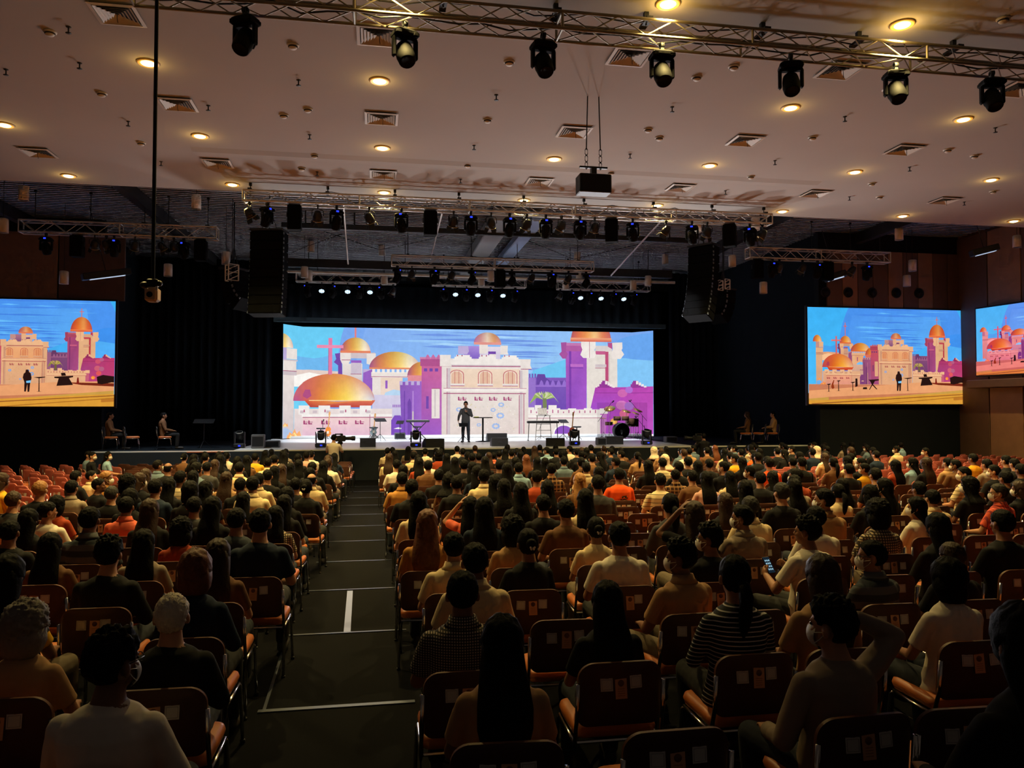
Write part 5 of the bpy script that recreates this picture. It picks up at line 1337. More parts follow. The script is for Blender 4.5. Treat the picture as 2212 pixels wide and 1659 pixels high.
def card(w, h, ink):
    mb = MB()
    R_ = lambda a, b, z0, z1, y, mi: mb.box(((a + b) / 2, y, (z0 + z1) / 2), (b - a, .0012, z1 - z0), mi)
    R_(-w / 2, w / 2, -h / 2, h / 2, 0, 0)
    if ink == 'leaf':
        mb.lathe([(0, 0), (.016, 0), (.016, -.001)], (0, -.001, h * .22), 14, 1, axis=(0, 1, 0))
        for i in range(4): R_(-w * .3, w * .3, -h * .05 - i * .011, -h * .02 - i * .011 - .0015, -.001, 1)
    else:
        for a, b, c, d in ((-.42, .42, .36, .4), (-.42, .42, -.4, -.36), (-.42, -.38, -.4, .4), (.38, .42, -.4, .4)): R_(a * w, b * w, c * h, d * h, -.001, 1)
    return mb.mesh('leaflet' if ink == 'leaf' else 'notice_card', [M_LEAF, M_INK] if ink == 'leaf' else [M_CARD, M_CINK])
ME_CARD, ME_LEAF = card(.062, .062, 'c'), card(.06, .105, 'leaf')
def back_y(x, z): return -.215 - .10 * (z - .475) - .03 * (1 - (x / .2175) ** 2) - .0135
M_SCREENLIT = mat('screen_lit_shell', (172, 92, 84), .55, 0, .12, 6, .3)  # chair shell with the side screens' pink light painted into its colour
def chair(loc, yaw, label, cards=True, group='rows of stacking chairs', rnd=random, red=False, dark=False):
    t = thing('stacking_chair', label, 'chair', loc, (0, 0, yaw), group)
    link('seat', ME_SEAT, t); bk = link('backrest', ME_BACK, t); link('seat_frame', ME_FRAME, t)
    for me in ME_LEG: link('leg', me, t)
    if dark:
        for o in (bk, t.children[0] if t.children else bk):
            for sl in o.material_slots: sl.link = 'OBJECT'; sl.material = M_BLACK
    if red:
        for sl in bk.material_slots: sl.link = 'OBJECT'; sl.material = M_SCREENLIT
    if cards:
        for x, z, me in ((-.085, .695, ME_CARD), (-.002, .68, ME_LEAF), (.075, .70, ME_CARD)):
            x += rnd.uniform(-.008, .008); z += rnd.uniform(-.006, .006); slope = -.03 * (-2 * x / .2175 ** 2)
            o = link(me.name.split('.')[0], me, t, (x, back_y(x, z) - .0035, z), (atan2(-.10, 1) * -1 * -1, rnd.uniform(-.03, .03), atan2(slope, 1)))
    return t

# ================================================================== who sits where
# crop letter -> offset and scale of the crop the places were read from
CR = {'A': (0, 940), 'B': (400, 940), 'C': (800, 940), 'D': (1250, 940), 'E': (1652, 940)}
AUD = {
'A': "1350,210,s,L 1440,230,d,K 1575,150,u,B,i 1660,160,l,K 1760,150,s,G 1870,140,l,K 1940,140,p,W 2030,180,l,K 2110,170,l,B 2180,150,s,Y 1680,230,l,L 1770,225,s,G 660,300,s,K 790,300,s,c 920,305,y,M 1090,335,c,K 1190,320,b,K 1245,285,b,K 1330,370,s,N 1450,365,l,K 1545,300,s,S 1650,300,l,K 1625,390,O,K 1760,385,l,K 1935,310,b,T 2055,360,s,K 2160,345,s,c 350,385,y,K 615,380,s,g 855,365,s,K 955,430,G,K 1115,455,O,K 2075,480,l,K 120,475,n,G 110,555,s,E 250,625,l,K 405,565,s,W 490,515,O,R 1080,520,s,C 1280,540,b,K 1660,520,s,G 1820,520,l,K 770,605,s,V 85,720,s,K 430,830,l,B 1225,800,l,g 1545,710,c,R 2020,615,s,D 935,865,q,K 70,1010,l,Y 1670,970,o,N 1860,880,b,B 1465,1340,w,K 225,1420,g,T 30,320,b,Y",
'B': "640,620,s,N 710,190,s,c 765,165,s,T 840,125,l,K 965,155,s,K 1040,135,s,P 1080,130,s,W 970,205,l,K 900,235,l,K 765,260,l,K 825,245,b,K 705,290,s,K 630,320,s,c 1085,225,s,K 1185,215,l,K 1220,170,b,K 1080,320,d,c 945,360,s,K 1035,370,u,K,i 870,440,O,K 850,505,l,K 770,600,l,A",
'C': "150,105,s,S 190,100,s,K 165,155,b,c 225,205,s,W 280,250,s,K 270,310,s,M 355,370,s,K 370,140,s,c 410,165,l,K 420,190,l,R 485,180,k,W 495,212,s,B 585,130,c,R 650,155,l,K 720,185,l,K 740,90,s,W 790,110,s,K 830,140,l,K 870,150,s,K 925,150,s,K 980,180,l,K 1010,145,b,K 1050,145,s,C 1100,130,s,K 1145,115,l,K 1205,120,s,K 1255,115,s,X 1330,165,r,B 1420,185,l,K 1445,80,s,K 1505,100,s,U 1585,110,s,K 1650,120,l,K 1700,90,s,W 1760,110,s,K 1800,130,s,K 1845,105,l,K 1890,160,s,B 1960,140,l,K 2060,90,s,N 2140,130,s,K 800,205,s,K 870,225,l,K 905,260,l,N 970,285,s,c 1100,210,s,K 1165,235,l,K 1240,185,l,K 1265,230,s,U 1490,190,l,K 1545,235,s,X 1840,230,s,c 1950,265,l,K 2095,185,s,N 2120,275,s,O,p 585,285,s,K 670,325,h,B 735,340,s,K,w 1060,335,l,G 1140,370,l,K 1280,400,l,K 1420,295,s,R 1510,380,l,K 1785,320,Y,B 1940,335,s,G 410,475,l,c 490,630,r,M 855,520,l,C,a 975,525,l,N 1475,500,s,K 1665,540,s,B 1835,455,l,c 1220,690,c,T 1340,790,u,K,i 1925,690,u,c,i 710,820,s,c 890,910,s,c 790,1150,s,H 1130,1525,l,T",
'D': "270,110,s,N 360,105,s,B 500,140,p,T 640,100,H,B 700,110,b,T 735,165,H,P 870,105,s,L 930,180,s,K 975,85,s,L,m 1090,100,s,B 1160,85,r,K 1325,85,s,L,m 1330,160,s,Y 1390,185,l,K 1440,85,s,K 1510,80,s,K 1480,125,s,O,m 1540,110,l,K 1625,190,s,O 1690,105,s,K 1750,120,l,K 1825,185,s,K 1880,140,l,G 1990,110,s,N 2095,150,b,T 2170,185,p,B 60,230,s,K 170,265,l,K 320,185,s,N 590,210,l,K 715,190,s,S 850,220,s,K 1015,215,l,K 1110,200,s,K 1240,220,s,K 1460,255,p,G 825,290,s,X 965,295,s,B 1085,305,l,P 1290,305,l,c 1545,305,s,K 1650,305,l,K 1850,280,s,R 695,320,s,S 1840,335,s,g 780,490,p,G 985,560,b,K,h 1250,490,b,K 1420,380,l,K 1725,400,G,K 1835,370,l,K 2090,450,s,T,m 2210,410,p,c 1460,515,G,c 1395,590,s,g,m 1110,755,q,K,e 860,890,q,T,m 1330,1010,p,Z 1940,695,q,W,ft 2020,600,s,W 465,640,l,N 345,730,s,W 245,1240,l,K",
'E': "415,55,s,K 505,60,s,K,m 230,90,s,K 440,95,H,B 525,90,s,K 730,100,p,B 920,100,s,K 1155,60,s,U,R 1120,90,s,c 1365,105,s,K,m 945,130,s,N 700,175,l,c 820,190,s,K 850,235,p,Y 940,275,s,K 1110,210,l,R 1260,190,l,U 1370,190,b,K 1555,190,s,T 1625,205,s,B 1690,265,s,S,m 1770,155,s,h 1890,200,s,g 1950,250,s,K 2050,170,s,K 2125,195,s,K 2180,240,s,K 2050,300,s,K 2170,390,b,K 1020,365,l,K 895,420,l,K 715,240,s,K 660,365,l,K 1310,390,s,c 1430,460,s,c 1740,355,h,K 1985,410,G,F,me 960,550,c,A 1290,525,l,W,m 1470,660,l,K 2020,630,s,K 900,890,s,V,me 1590,945,n,K 1560,1045,O,W 490,1010,b,T 2200,1420,l,K"}
MASK_TURN = {'m', 'e'}
PITCH_ROW, Y_ROW0 = 0.86, 3.15
SIT_TOP = 1.335       # hair top of the seated figure at scale 1
people = []
def add_person(x, y, hair, sh_, fl=''):
    r = ray(x, y); h0 = SIT_TOP * .957
    # solve floor(Y) + h0 = CAM.z + r.z * t with Y = r.y * t
    t = (0.58 + h0 - CAM.z) / (r.z + 0.0215 * r.y); Yh = r.y * t
    if Yh < 0 or Yh > 26: Yh = 25.4
    people.append(dict(x=x, y=y, hair=hair, sh=sh_, fl=fl, Y=Yh))
for cl, txt in AUD.items():
    ox, oy = CR[cl]
    for w in txt.split():
        q = w.split(','); add_person(ox + float(q[0]) * .2532, oy + float(q[1]) * .2532, q[2], q[3], q[4] if len(q) > 4 else '')
add_person(245, 1362, 'q', 'W', 'Nr')       # nearest man, white top
add_person(1795, 1292, 'q', 'g', 'Na')      # man with his arm up
seats = {}           # row -> list of dicts (X, person or None)
def rowY(k): return Y_ROW0 + PITCH_ROW * k
people.sort(key=lambda p: -p['y'])
for p in people:
    ks = (p['Y'] + .03 - Y_ROW0) / PITCH_ROW; best = None
    k0 = max(-1, min(26, round(ks)))
    for k in [q for q in (k0, k0 + 1, k0 + 2, k0 - 1, k0 + 3) if -1 <= q < 27]:
        Yh = rowY(k) - .03; P = at_y(p['x'], p['y'], Yh); s = (P.z - floor_z(rowY(k))) / SIT_TOP
        if not .84 < s < 1.08 and k > 3: continue
        if -.58 < P.x < .22 and Yh < 26: P.x = .36 if P.x > -.25 else -.98
        if any(abs(P.x - q['X']) < .46 for q in seats.get(k, [])): continue
        best = (k, P, s); break
    if best is None: p['skip'] = True; continue
    k, P, s = best; seats.setdefault(k, []).append(dict(X=P.x, p=p, s=max(.86, min(1.06, s))))
# free chairs seen near the camera: top-centre pixels
for x, y in ((1155, 1266), (1456, 1318), (1630, 1320), (1595, 1402), (1330, 1426), (1225, 1332), (1110, 1568), (1460, 1553), (1815, 1540), (2085, 1508), (2085, 1385), (240, 1305), (130, 1382), (365, 1480), (440, 1368), (55, 1490), (110, 1262), (2160, 1192), (2165, 1225), (912, 1188)):
    r = ray(x, y); t = (0.58 + .80 - CAM.z) / (r.z + 0.0215 * r.y); Yb = r.y * t + .24; k = round((Yb - Y_ROW0) / PITCH_ROW); X = at_y(x, y, rowY(k) - .24).x
    if all(abs(X - q['X']) > .40 for q in seats.get(k, [])): seats.setdefault(k, []).append(dict(X=X, p=None, s=1))
# fill the gaps of every row with free chairs; some extra people far back
rf = random.Random(21)
def on_screen_x(X, Y): 
    v = Vector((X, Y, 1.2)) - CAM; d = v.dot(_fw); return 1106 + F_PX * v.dot(_rt) / d
for k in range(-1, 27):
    Y = rowY(k); lst = seats.setdefault(k, [])
    xl, xr = -.455 * Y - .9, .97 * Y + .9
    if k < 0: xl, xr = -1.9, 2.0
    occ = sorted(q['X'] for q in lst)
    for lo, hi in ((xl, -.98), (.42, xr)):
        hi = min(hi, 21.8); xs = [x for x in occ if lo - .3 <= x <= hi + .3]; pitch = .54
        marks = [lo - pitch] + xs + [hi + pitch] if lo < 0 else [lo - pitch] + xs + [hi + pitch]
        for a, b in zip(marks, marks[1:]):
            n = int((b - a) / pitch + .02) - 1
            for i in range(n):
                X = a + (b - a) * (i + 1) / (n + 1)
                if k < 0 and abs(X) < 3: continue
                lst.append(dict(X=X, p=None, s=1))
    if k >= 11:
        for q in lst:
            sx = on_screen_x(q['X'], Y)
            if q['p'] is None and ((830 < sx < 1880 and k > 10) or (420 < sx < 740)) and rf.random() < (.24 if k > 15 else .1):
                q['p'] = dict(hair=rf.choice('sssslllbpn'), sh=rf.choice('KKKNGWTBcgL'), fl='', extra=True); q['s'] = rf.uniform(.91, .99)
SEATS = []
for k in sorted(seats):
    row = sorted(seats[k], key=lambda q: q['X']); L_ = [q for q in row if q['X'] < -.3][::-1]; R_ = [q for q in row if q['X'] >= -.3]
    for side, lst in (('left', L_), ('right', R_)):
        for n, q in enumerate(lst): q.update(k=k, side=side, n=n, Y=rowY(k)); SEATS.append(q)
def facing(X, Y):
    a = -atan2(4.7 - X, 36 - Y)
    return a * (.42 if abs(X - 4.7) > 3 else .2)
HEROES = {}
def hero(kind, sex, turn=0.0, nod=0.0):
    key = (kind, sex, round(turn, 2), round(nod, 2))
    if key not in HEROES: HEROES[key] = body_meshes(kind, sex, turn, nod, .009)
    return HEROES[key]
rp = random.Random(9); n_people = 0
SEATS.sort(key=lambda q: (q['k'], abs(q['X'])))
for q in SEATS:
    p = q['p']
    tint_left = q['side'] == 'left' and q['Y'] > 12.5 and q['X'] < -.285 * q['Y'] - .3
    q['yaw'] = facing(q['X'], q['Y']) if not tint_left else radians(-38)
    if q['k'] < 8 and abs(q['X']) < 6: q['yaw'] *= .5
    q['yaw'] += rp.uniform(-.04, .04); q['red'] = tint_left or (q['Y'] > 14 and q['X'] > 7.5 + .12 * q['Y'])  # far side chairs get the screen-lit tint
    if p is None: continue
    row_t = NUM[q['k'] + 1]; fl = p['fl']
    lab = 'person, %s, %s, %s row, seat %d %s aisle' % (HTXT[p['hair']][3], SH[p['sh']][1], row_t, q['n'] + 1, 'left of' if q['side'] == 'left' else 'right of')
    loc = (q['X'], q['Y'], floor_z(q['Y'])); n_people += 1
    yaw = q['yaw'] + rp.uniform(-.1, .1)
    kw = dict(scale=q['s'], rnd=rp, mask='m' in fl, glasses='e' in fl, clip_='i' in fl, group='seated audience', collar=p['sh'] in 'CcTgMHULVFX' and HTXT[p['hair']][2] == 'm', prt='t' if 't' in fl else 'w' if 'w' in fl else 'p' if 'p' in fl else None)
    if 'Na' in fl: q['o'] = person(loc, q['yaw'] + .1, p['hair'], p['sh'], lab.replace('grey-brown shirt', 'pale top, arm raised'), meshes=hero('armupR', 'm', radians(30)), tv=radians(30), sleeve='long', **{**kw, 'mask': True, 'collar': False}); continue
    if 'Nr' in fl: q['o'] = person(loc, -.1, p['hair'], p['sh'], lab, meshes=hero('lap', 'm', radians(-28)), tv=radians(-28), sleeve='long', **{**kw, 'mask': True, 'glasses': True}); continue
    if 'a' in fl: q['o'] = person(loc, yaw, p['hair'], p['sh'], lab, meshes=hero('armupL', 'f'), sleeve='short', **kw); continue
    if 'h' in fl: q['o'] = person(loc, yaw, p['hair'], p['sh'], lab, meshes=hero('armupL', 'f'), sleeve='short', **kw); continue
    if 'f' in fl: q['o'] = person(loc, q['yaw'] + .25, p['hair'], p['sh'], lab, meshes=hero('phone', 'm', radians(25)), tv=radians(25), sleeve='short', **kw); continue
    turn = '0'
    if 'R' in fl: turn = 'R'
    elif 'm' in fl or 'e' in fl: turn = 'L'
    elif q['X'] > 5 and rp.random() < .22: turn = 'L'
    elif q['X'] < -3 and rp.random() < .25: turn = 'R'
    if 'm' in fl or 'e' in fl: yaw += .2
    if turn != '0' and rp.random() < .8: kw['mask'] = True
    q['o'] = person(loc, yaw, p['hair'], p['sh'], lab, turn=turn, **kw)
print('people', n_people)
# three masked guests beside the empty chairs on the left
for i, (x, y, h_, c_, tn, lab) in enumerate(((195, 966, 's', 'L', 'R', 'person in grey top beside the masked man by the empty chairs on the left'), (204, 965, 's', 'K', 'R', 'masked man in dark suit sitting among the empty chairs on the left'), (237, 969, 'l', 'U', 'R', 'masked woman in light blue top beside the row of empty chairs on the left'))):
    Yg = 22.6 + (.8 if i == 0 else 0); P = at_y(x, y, Yg)
    person((P.x, Yg, floor_z(Yg)), radians(-62), h_, c_, lab, scale=.95, turn=tn, mask=True, rnd=rp)
    SEATS.append(dict(X=P.x, Y=Yg, yaw=radians(-62), p=1, k=30, side='left', n=60 + i))
# chairs: the nearest as things with parts, the far rest as one mass
guests = [(s['X'], s['Y']) for s in SEATS if s['k'] == 30]
cand = [s for s in SEATS if s['k'] == 30 or all((s['X'] - gx) ** 2 + (s['Y'] - gy) ** 2 > .36 for gx, gy in guests)]
def vis(s):
    sx = on_screen_x(s['X'], s['Y']); return s['Y'] * (1.0 if -150 < sx < 2350 else 3.0) * (1.25 if s['p'] is not None else 1.0)
cand.sort(key=vis)
rc_ = random.Random(4)
for i, s in enumerate(cand[:300]):
    lab = '%s stacking chair, %s row from the camera, seat %d %s aisle' % ('empty brown' if s['p'] is None else 'occupied brown', NUM[s['k'] + 1], s['n'] + 1, 'left of' if s['side'] == 'left' else 'right of')
    chair((s['X'], s['Y'], floor_z(s['Y'])), s['yaw'], lab.replace('brown', 'screen-tinted brown') if s.get('red') else lab, True, rnd=rc_, red=s.get('red', False))
far = [s for s in cand[300:] if -250 < on_screen_x(s['X'], s['Y']) < 2450]
print('chairs', len(cand), 'far', len(far))
mb = MB()
protos = [(ME_SEAT, 0), (ME_BACK, 1), (ME_FRAME, 3)] + [(m_, 3) for m_ in ME_LEG]
PV = []
for me, base in protos:
    mi_map = {ME_SEAT: [0], ME_BACK: [1, 0, 2], ME_FRAME: [3]}.get(me, [3, 4])
    PV.append(([v.co.copy() for v in me.vertices], [tuple(p.vertices) for p in me.polygons], [mi_map[p.material_index] for p in me.polygons]))
for s in far:
    M = Matrix.Translation((s['X'], s['Y'], floor_z(s['Y']))) @ Matrix.Rotation(s['yaw'], 4, 'Z')
    for vs, fs, ms in PV:
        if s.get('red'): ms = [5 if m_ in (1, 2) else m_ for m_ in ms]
        o0 = len(mb.v); mb.v += [tuple(M @ v) for v in vs]; mb.f += [tuple(o0 + i for i in f) for f in fs]; mb.m += ms; mb.sm += [True] * len(fs)
me = bpy.data.meshes.new('chair_rows'); me.from_pydata(mb.v, [], mb.f)
for m_ in (M_LEATHER, M_SHELL, M_EDGE, M_CHROME, M_BLACK, M_SCREENLIT): me.materials.append(m_)
me.polygons.foreach_set('material_index', mb.m); me.polygons.foreach_set('use_smooth', mb.sm)
o = link('chair_rows', me); o['kind'] = 'stuff'; tag(o, 'distant rows of brown stacking chairs, some tinted as screen-lit, up by the stage', 'chairs')
# phone in the hands of the man in the white t-shirt
for q in SEATS:
    p = q['p']
    if isinstance(p, dict) and 'f' in p.get('fl', ''):
        M = q['o'].matrix_basis; c = M @ Vector((-.03, .40, .84)); t = thing('smartphone', 'lit smartphone held by the person in white t-shirt', 'phone', c, (radians(55), 0, q['o'].rotation_euler.z))
        MB().bbox((0, 0, 0), (.075, .15, .009), .004).build('body', M_BLACK, t)
        mb = MB().box((0, 0, .0052), (.068, .14, .001)); mb.build('screen', emit_mat('phone_dark', (22, 34, 44), 1.0), t)
        mb = MB()
        for i in range(4):
            for j in range(3): mb.box(((j - 1) * .019, (i - 1.5) * .026, .0062), (.012, .014, .0008))
        mb.build('icons', emit_mat('phone_icon', (150, 190, 210), 1.0), t)

# ================================================================== on the stage
def on_stage(x, y): return at_z(x, y, ZS)
def sz(px_, Y): return px_ * Y / F_PX        # metres spanned by pixels at depth Y
# standing speaker
p = on_stage(1006, 955)
sp_m = hero('speaker', 'm', 0, radians(-14))
spk = person((p.x, p.y, ZS), radians(170), 's', 'G', 'standing man in dark grey shirt and jeans speaking into a microphone on stage', scale=1.02, meshes=sp_m, zh=.90, nod=radians(-14), sleeve='long', glasses=True, rnd=random.Random(2))
t = thing('microphone', 'pale handheld microphone held by the standing speaker', 'microphone', spk.matrix_basis @ Vector((.0, .235, 1.38)), (radians(-25), 0, radians(170)))
MB().tube((0, 0, -.16), (0, 0, 0), .013, .02, 10).build('handle', M_ALU, t); MB().ell((0, 0, .02), (.027, .027, .03)).build('grille', M_STEELDK, t)
def music_stand(x, yb, yt, label, yaw=0, tray=.5, cat='music stand', name='music_stand', m=None):
    p = on_stage(x, yb); h = sz(yb - yt, p.y) * .98; t = thing(name, label, cat, (p.x, p.y, ZS), (0, 0, yaw))
    MB().tube((0, 0, .25), (0, 0, h), .014, n=8).build('pole', M_BLACKM, t)
    for k in range(3):
        a = k * 2 * pi / 3 + .3; MB().tube((0, 0, .3), (.3 * cos(a), .3 * sin(a), .0), .011, n=6).build('leg', M_BLACKM, t)
    MB().bbox((0, 0, h), (tray, .34, .015), .005, 0, Matrix.Rotation(radians(25), 3, 'X')).build('tray', m or M_BLACKM, t)
    return t
music_stand(1001, 956, 917, 'small stand with papers right in front of the standing speaker', 0, .38)
music_stand(821, 952, 907, 'black music stand on a tripod beside the grey guitar', .3, .52)
music_stand(864, 949, 912, 'small music stand between the grey guitar and keyboard', -.2, .34)
music_stand(1217, 951, 908, 'music stand beside the keyboard on the frame stand', .2, .42)
# tall round table beside the speaker
p = on_stage(1043, 954); h = sz(954 - 901, p.y); t = thing('bar_table', 'tall dark round table beside the standing speaker', 'table', (p.x, p.y, ZS))
MB().lathe([(0, h), (.42, h), (.43, h - .02), (.42, h - .035), (0, h - .04)], n=28).build('tabletop', M_STEELDK, t); MB().tube((0, 0, .03), (0, 0, h - .04), .04, n=12).build('pole', M_BLACKM, t); MB().lathe([(0, .0), (.32, .0), (.32, .015), (.05, .05), (0, .05)], n=24).build('base', M_BLACKM, t)
tag(MB().bbox((0, 0, .015), (.2, .12, .03), .01).build('paper_pad', mat('yellow_pad', (210, 214, 90), .6), None, (p.x - .28, p.y - .02, ZS + h + .001)), 'small yellow pad lying on the tall round table', 'pad')
def stool(x, yb, yt, label):
    p = on_stage(x, yb); h = sz(yb - yt, p.y); t = thing('stool', label, 'stool', (p.x, p.y, ZS))
    MB().lathe([(0, h), (.2, h), (.21, h - .03), (.19, h - .06), (0, h - .06)], n=20).build('seat', M_BLACK, t); MB().tube((0, 0, .2), (0, 0, h - .06), .025, n=8).build('pole', M_STEELDK, t)
    for k in range(3): a = k * 2 * pi / 3; MB().tube((0, 0, .25), (.24 * cos(a), .24 * sin(a), 0), .014, n=6).build('leg', M_STEELDK, t)
stool(693, 950, 925, 'round black stool behind the left moving head beside the orange guitar'); stool(807, 947, 923, 'round black stool behind the grey guitar'); stool(1246, 950, 920, 'round black stool beside the bass guitar'); stool(901, 948, 921, 'round black stool behind the keyboard on the crossed stand')
def guitar(x, yb, yt, label, body_m, lean=.12, bass=False):
    p = on_stage(x, yb); H = sz(yb - yt, p.y); t = thing('electric_guitar', label, 'guitar', (p.x, p.y, ZS + .12), (0, radians(5), radians(10)))
    pts = []
    for i in range(28):
        a = 2 * pi * i / 28; r = .17 + .03 * cos(2 * a) - .035 * exp(-((abs(a - pi) - 1.45) / .3) ** 2) * 1 ; z = .24 + .23 * sin(a); pts.append(((.165 + .02 * sin(a * 2)) * cos(a) * (1 - .22 * exp(-((z - .27) / .05) ** 2)) * (1.08 if z < .24 else .86), z))
    MB().prism(pts, -.022, .022, 'Y').build('body', body_m, t)
    mb = MB().bbox((0, -.02, .24 + (H - .3) / 2 + .1), (.05, .025, H - .42), .008); mb.bbox((.0, -.015, H - .12), (.075, .02, .16), .01)
    for k in range(3): mb.tube((-.05, -.01, H - .16 + k * .045), (.05, -.01, H - .16 + k * .045), .008, n=5)
    mb.build('neck', mat('maple_neck', (196, 140, 84), .5), t)
    mb = MB().bbox((0, -.03, .2), (.09, .015, .12), .005); mb.build('pickguard', mat('cream_guard', (226, 214, 190), .4), t)
    s = thing('guitar_stand', 'thin black stand under the ' + label, 'stand', (p.x, p.y, ZS), (0, 0, radians(10)))
    for k in range(3):
        a = k * 2 * pi / 3 + .5; MB().tube((0, .06, .35), (.22 * cos(a), .06 + .22 * sin(a), 0), .01, n=6).build('leg', M_BLACKM, s)
    MB().path([(-.12, -.05, .13), (-.12, .05, .12), (.12, .05, .12), (.12, -.05, .13)], .01, 6).build('cradle', M_BLACKM, s)
guitar(707, 949, 895, 'orange electric guitar standing left on the stage', mat('orange_lacquer', (214, 122, 46), .25))
guitar(806, 947, 898, 'grey electric guitar standing beside the music stand', mat('grey_lacquer', (120, 132, 132), .3))
guitar(1234, 951, 893, 'sunburst bass guitar standing beside the drum side stool', mat('sunburst_lacquer', (170, 70, 36), .25))
def mic_stand(x, yb, yt, label, dx=0.0, name='microphone_stand'):
    p = on_stage(x, yb); h = sz(yb - yt, p.y); t = thing(name, label, 'microphone stand', (p.x, p.y, ZS)); b = h * (.62 if dx else .95)
    MB().tube((0, 0, .02), (0, 0, b), .012, n=8).build('pole', M_BLACKM, t)
    for k in range(3): a = k * 2 * pi / 3; MB().tube((0, 0, .18), (.3 * cos(a), .3 * sin(a), 0), .01, n=6).build('leg', M_BLACKM, t)
    MB().tube((-dx * .35, 0, b - .25 if dx else b), (dx, 0, h), .009, n=6).build('boom', M_BLACKM, t)
    mb = MB().tube((dx * .97, 0, h - .06), (dx + (.06 if dx >= 0 else -.06), -.05, h + .02), .018, .024, 8); mb.ell((dx + .04, -.04, h + .02), (.03, .03, .03)); mb.build('microphone', M_BLACK, t)
mic_stand(697, 949, 909, 'straight microphone stand beside the orange guitar'); mic_stand(1300, 951, 864, 'boom microphone stand on the near side of the drum kit', .5); mic_stand(1388, 949, 862, 'tall boom microphone stand beyond the drum kit', -.6); mic_stand(1392, 950, 898, 'short boom stand at the outer end of the drum kit', -.4); mic_stand(1168, 950, 895, 'boom microphone over the keyboard frame', .2)
# keyboards
def keyboard(x0, x1, y, yb, label, x_stand=True):
    a, b = on_stage(x0, yb), on_stage(x1, yb); Y = (a.y + b.y) / 2; w = b.x - a.x; h = sz(yb - y, Y)
    t = thing('keyboard', label, 'keyboard', ((a.x + b.x) / 2, Y, ZS + h), (0, 0, radians(-4)))
    MB().bbox((0, 0, 0), (w, .34, .1), .02).build('case', M_STEELDK, t)
    mb = MB()
    for i in range(36): mb.box((-w * .46 + w * .92 * (i + .5) / 36, .06, .054), (w * .92 / 36 * .9, .16, .012))
    mb.build('keys', M_WHITE, t)
    s = thing('keyboard_stand', 'stand under the ' + label, 'stand', ((a.x + b.x) / 2, Y, ZS), (0, 0, radians(-4)))
    if x_stand:
        for yy in (-.12, .12):
            for sgn in (-1, 1): MB().tube((-sgn * w * .34, yy, .02), (sgn * w * .34, yy, h - .06), .018, n=6).build('leg', M_BLACKM, s)
        for sgn in (-1, 1): MB().tube((sgn * w * .34, -.3, .02), (sgn * w * .34, .3, .02), .018, n=6).build('foot', M_BLACKM, s)
    else:
        for sgn in (-1, 1):
            MB().tube((sgn * w * .47, 0, 0), (sgn * w * .44, 0, h - .05), .018, n=6).build('leg', M_BLACKM, s); MB().tube((sgn * w * .47, -.28, .02), (sgn * w * .47, .28, .02), .016, n=6).build('foot', M_BLACKM, s)
        f = thing('tiered_stand', 'pale tubular rack behind the long keyboard', 'stand', ((a.x + b.x) / 2 + w * .06, Y + .3, ZS))
        for sgn in (-1, 1): MB().tube((sgn * w * .26, 0, 0), (sgn * w * .2, 0, h + .3), .018, n=6).build('post', M_ALU, f)
        for q in (.15, .4, .65, .98): MB().tube((-w * .24, 0, (h + .3) * q), (w * .24, 0, (h + .3) * q), .016, n=6).build('rung', M_ALU, f)
        l = thing('laptop', 'small silver laptop standing on the tubular rack', 'laptop', ((a.x + b.x) / 2 + w * .05, Y + .3, ZS + h + .32)); MB().bbox((0, 0, .01), (.42, .3, .02), .005).build('base', M_ALU, l); MB().bbox((0, .13, .16), (.42, .015, .3), .005, 0, Matrix.Rotation(-.25, 3, 'X')).build('lid', M_ALU, l)
keyboard(877, 928, 910, 949, 'grey keyboard on a crossed stand'); keyboard(1138, 1208, 911, 952, 'long dark keyboard on leg stand', False)
# drum kit behind clear screens
p = on_stage(1340, 947); D0 = Vector((p.x, p.y, ZS)); M_DRUM = mat('amber_drum_shell', (120, 84, 60), .3); M_HEADD = mat('drum_head', (222, 214, 204), .5); M_BRASS = mat('brass_cymbal', (206, 160, 84), .25, .9)
t = thing('drum_kit', 'drum kit with brass cymbals at the right end of the stage', 'drums', D0)
o = MB().lathe([(.36, -.22), (.37, -.2), (.37, .2), (.36, .22)], (-.05, -.25, .38), 28, axis=(0, 1, 0)).build('bass_drum', M_BLACK, t); mb = MB().lathe([(0, .0), (.35, .0)], (-.05, -.475, .38), 28, axis=(0, -1, 0)); mb.build('bass_head', M_BLACK, o); MB().lathe([(0, .0), (.13, .0)], (-.05, -.478, .33), 24, axis=(0, -1, 0)).build('head_logo', M_HEADD, o)
for x, y, z, r, h in ((-.2, -.15, .85, .17, .2), (.2, -.15, .85, .17, .2), (.55, .1, .6, .22, .35), (-.5, .2, .62, .18, .16), (.75, .3, .55, .24, .38)):
    o = MB().lathe([(r, 0), (r + .008, .01), (r + .008, h - .01), (r, h)], (x, y, z), 22).build('drum', M_DRUM, t); MB().lathe([(0, h + .002), (r, h + .002)], (x, y, z), 22).build('drum_head', M_HEADD, o)
    mb = MB().tube((x, y, 0), (x, y, z), .014, n=6); mb.build('drum_stand', M_CHROME, t)
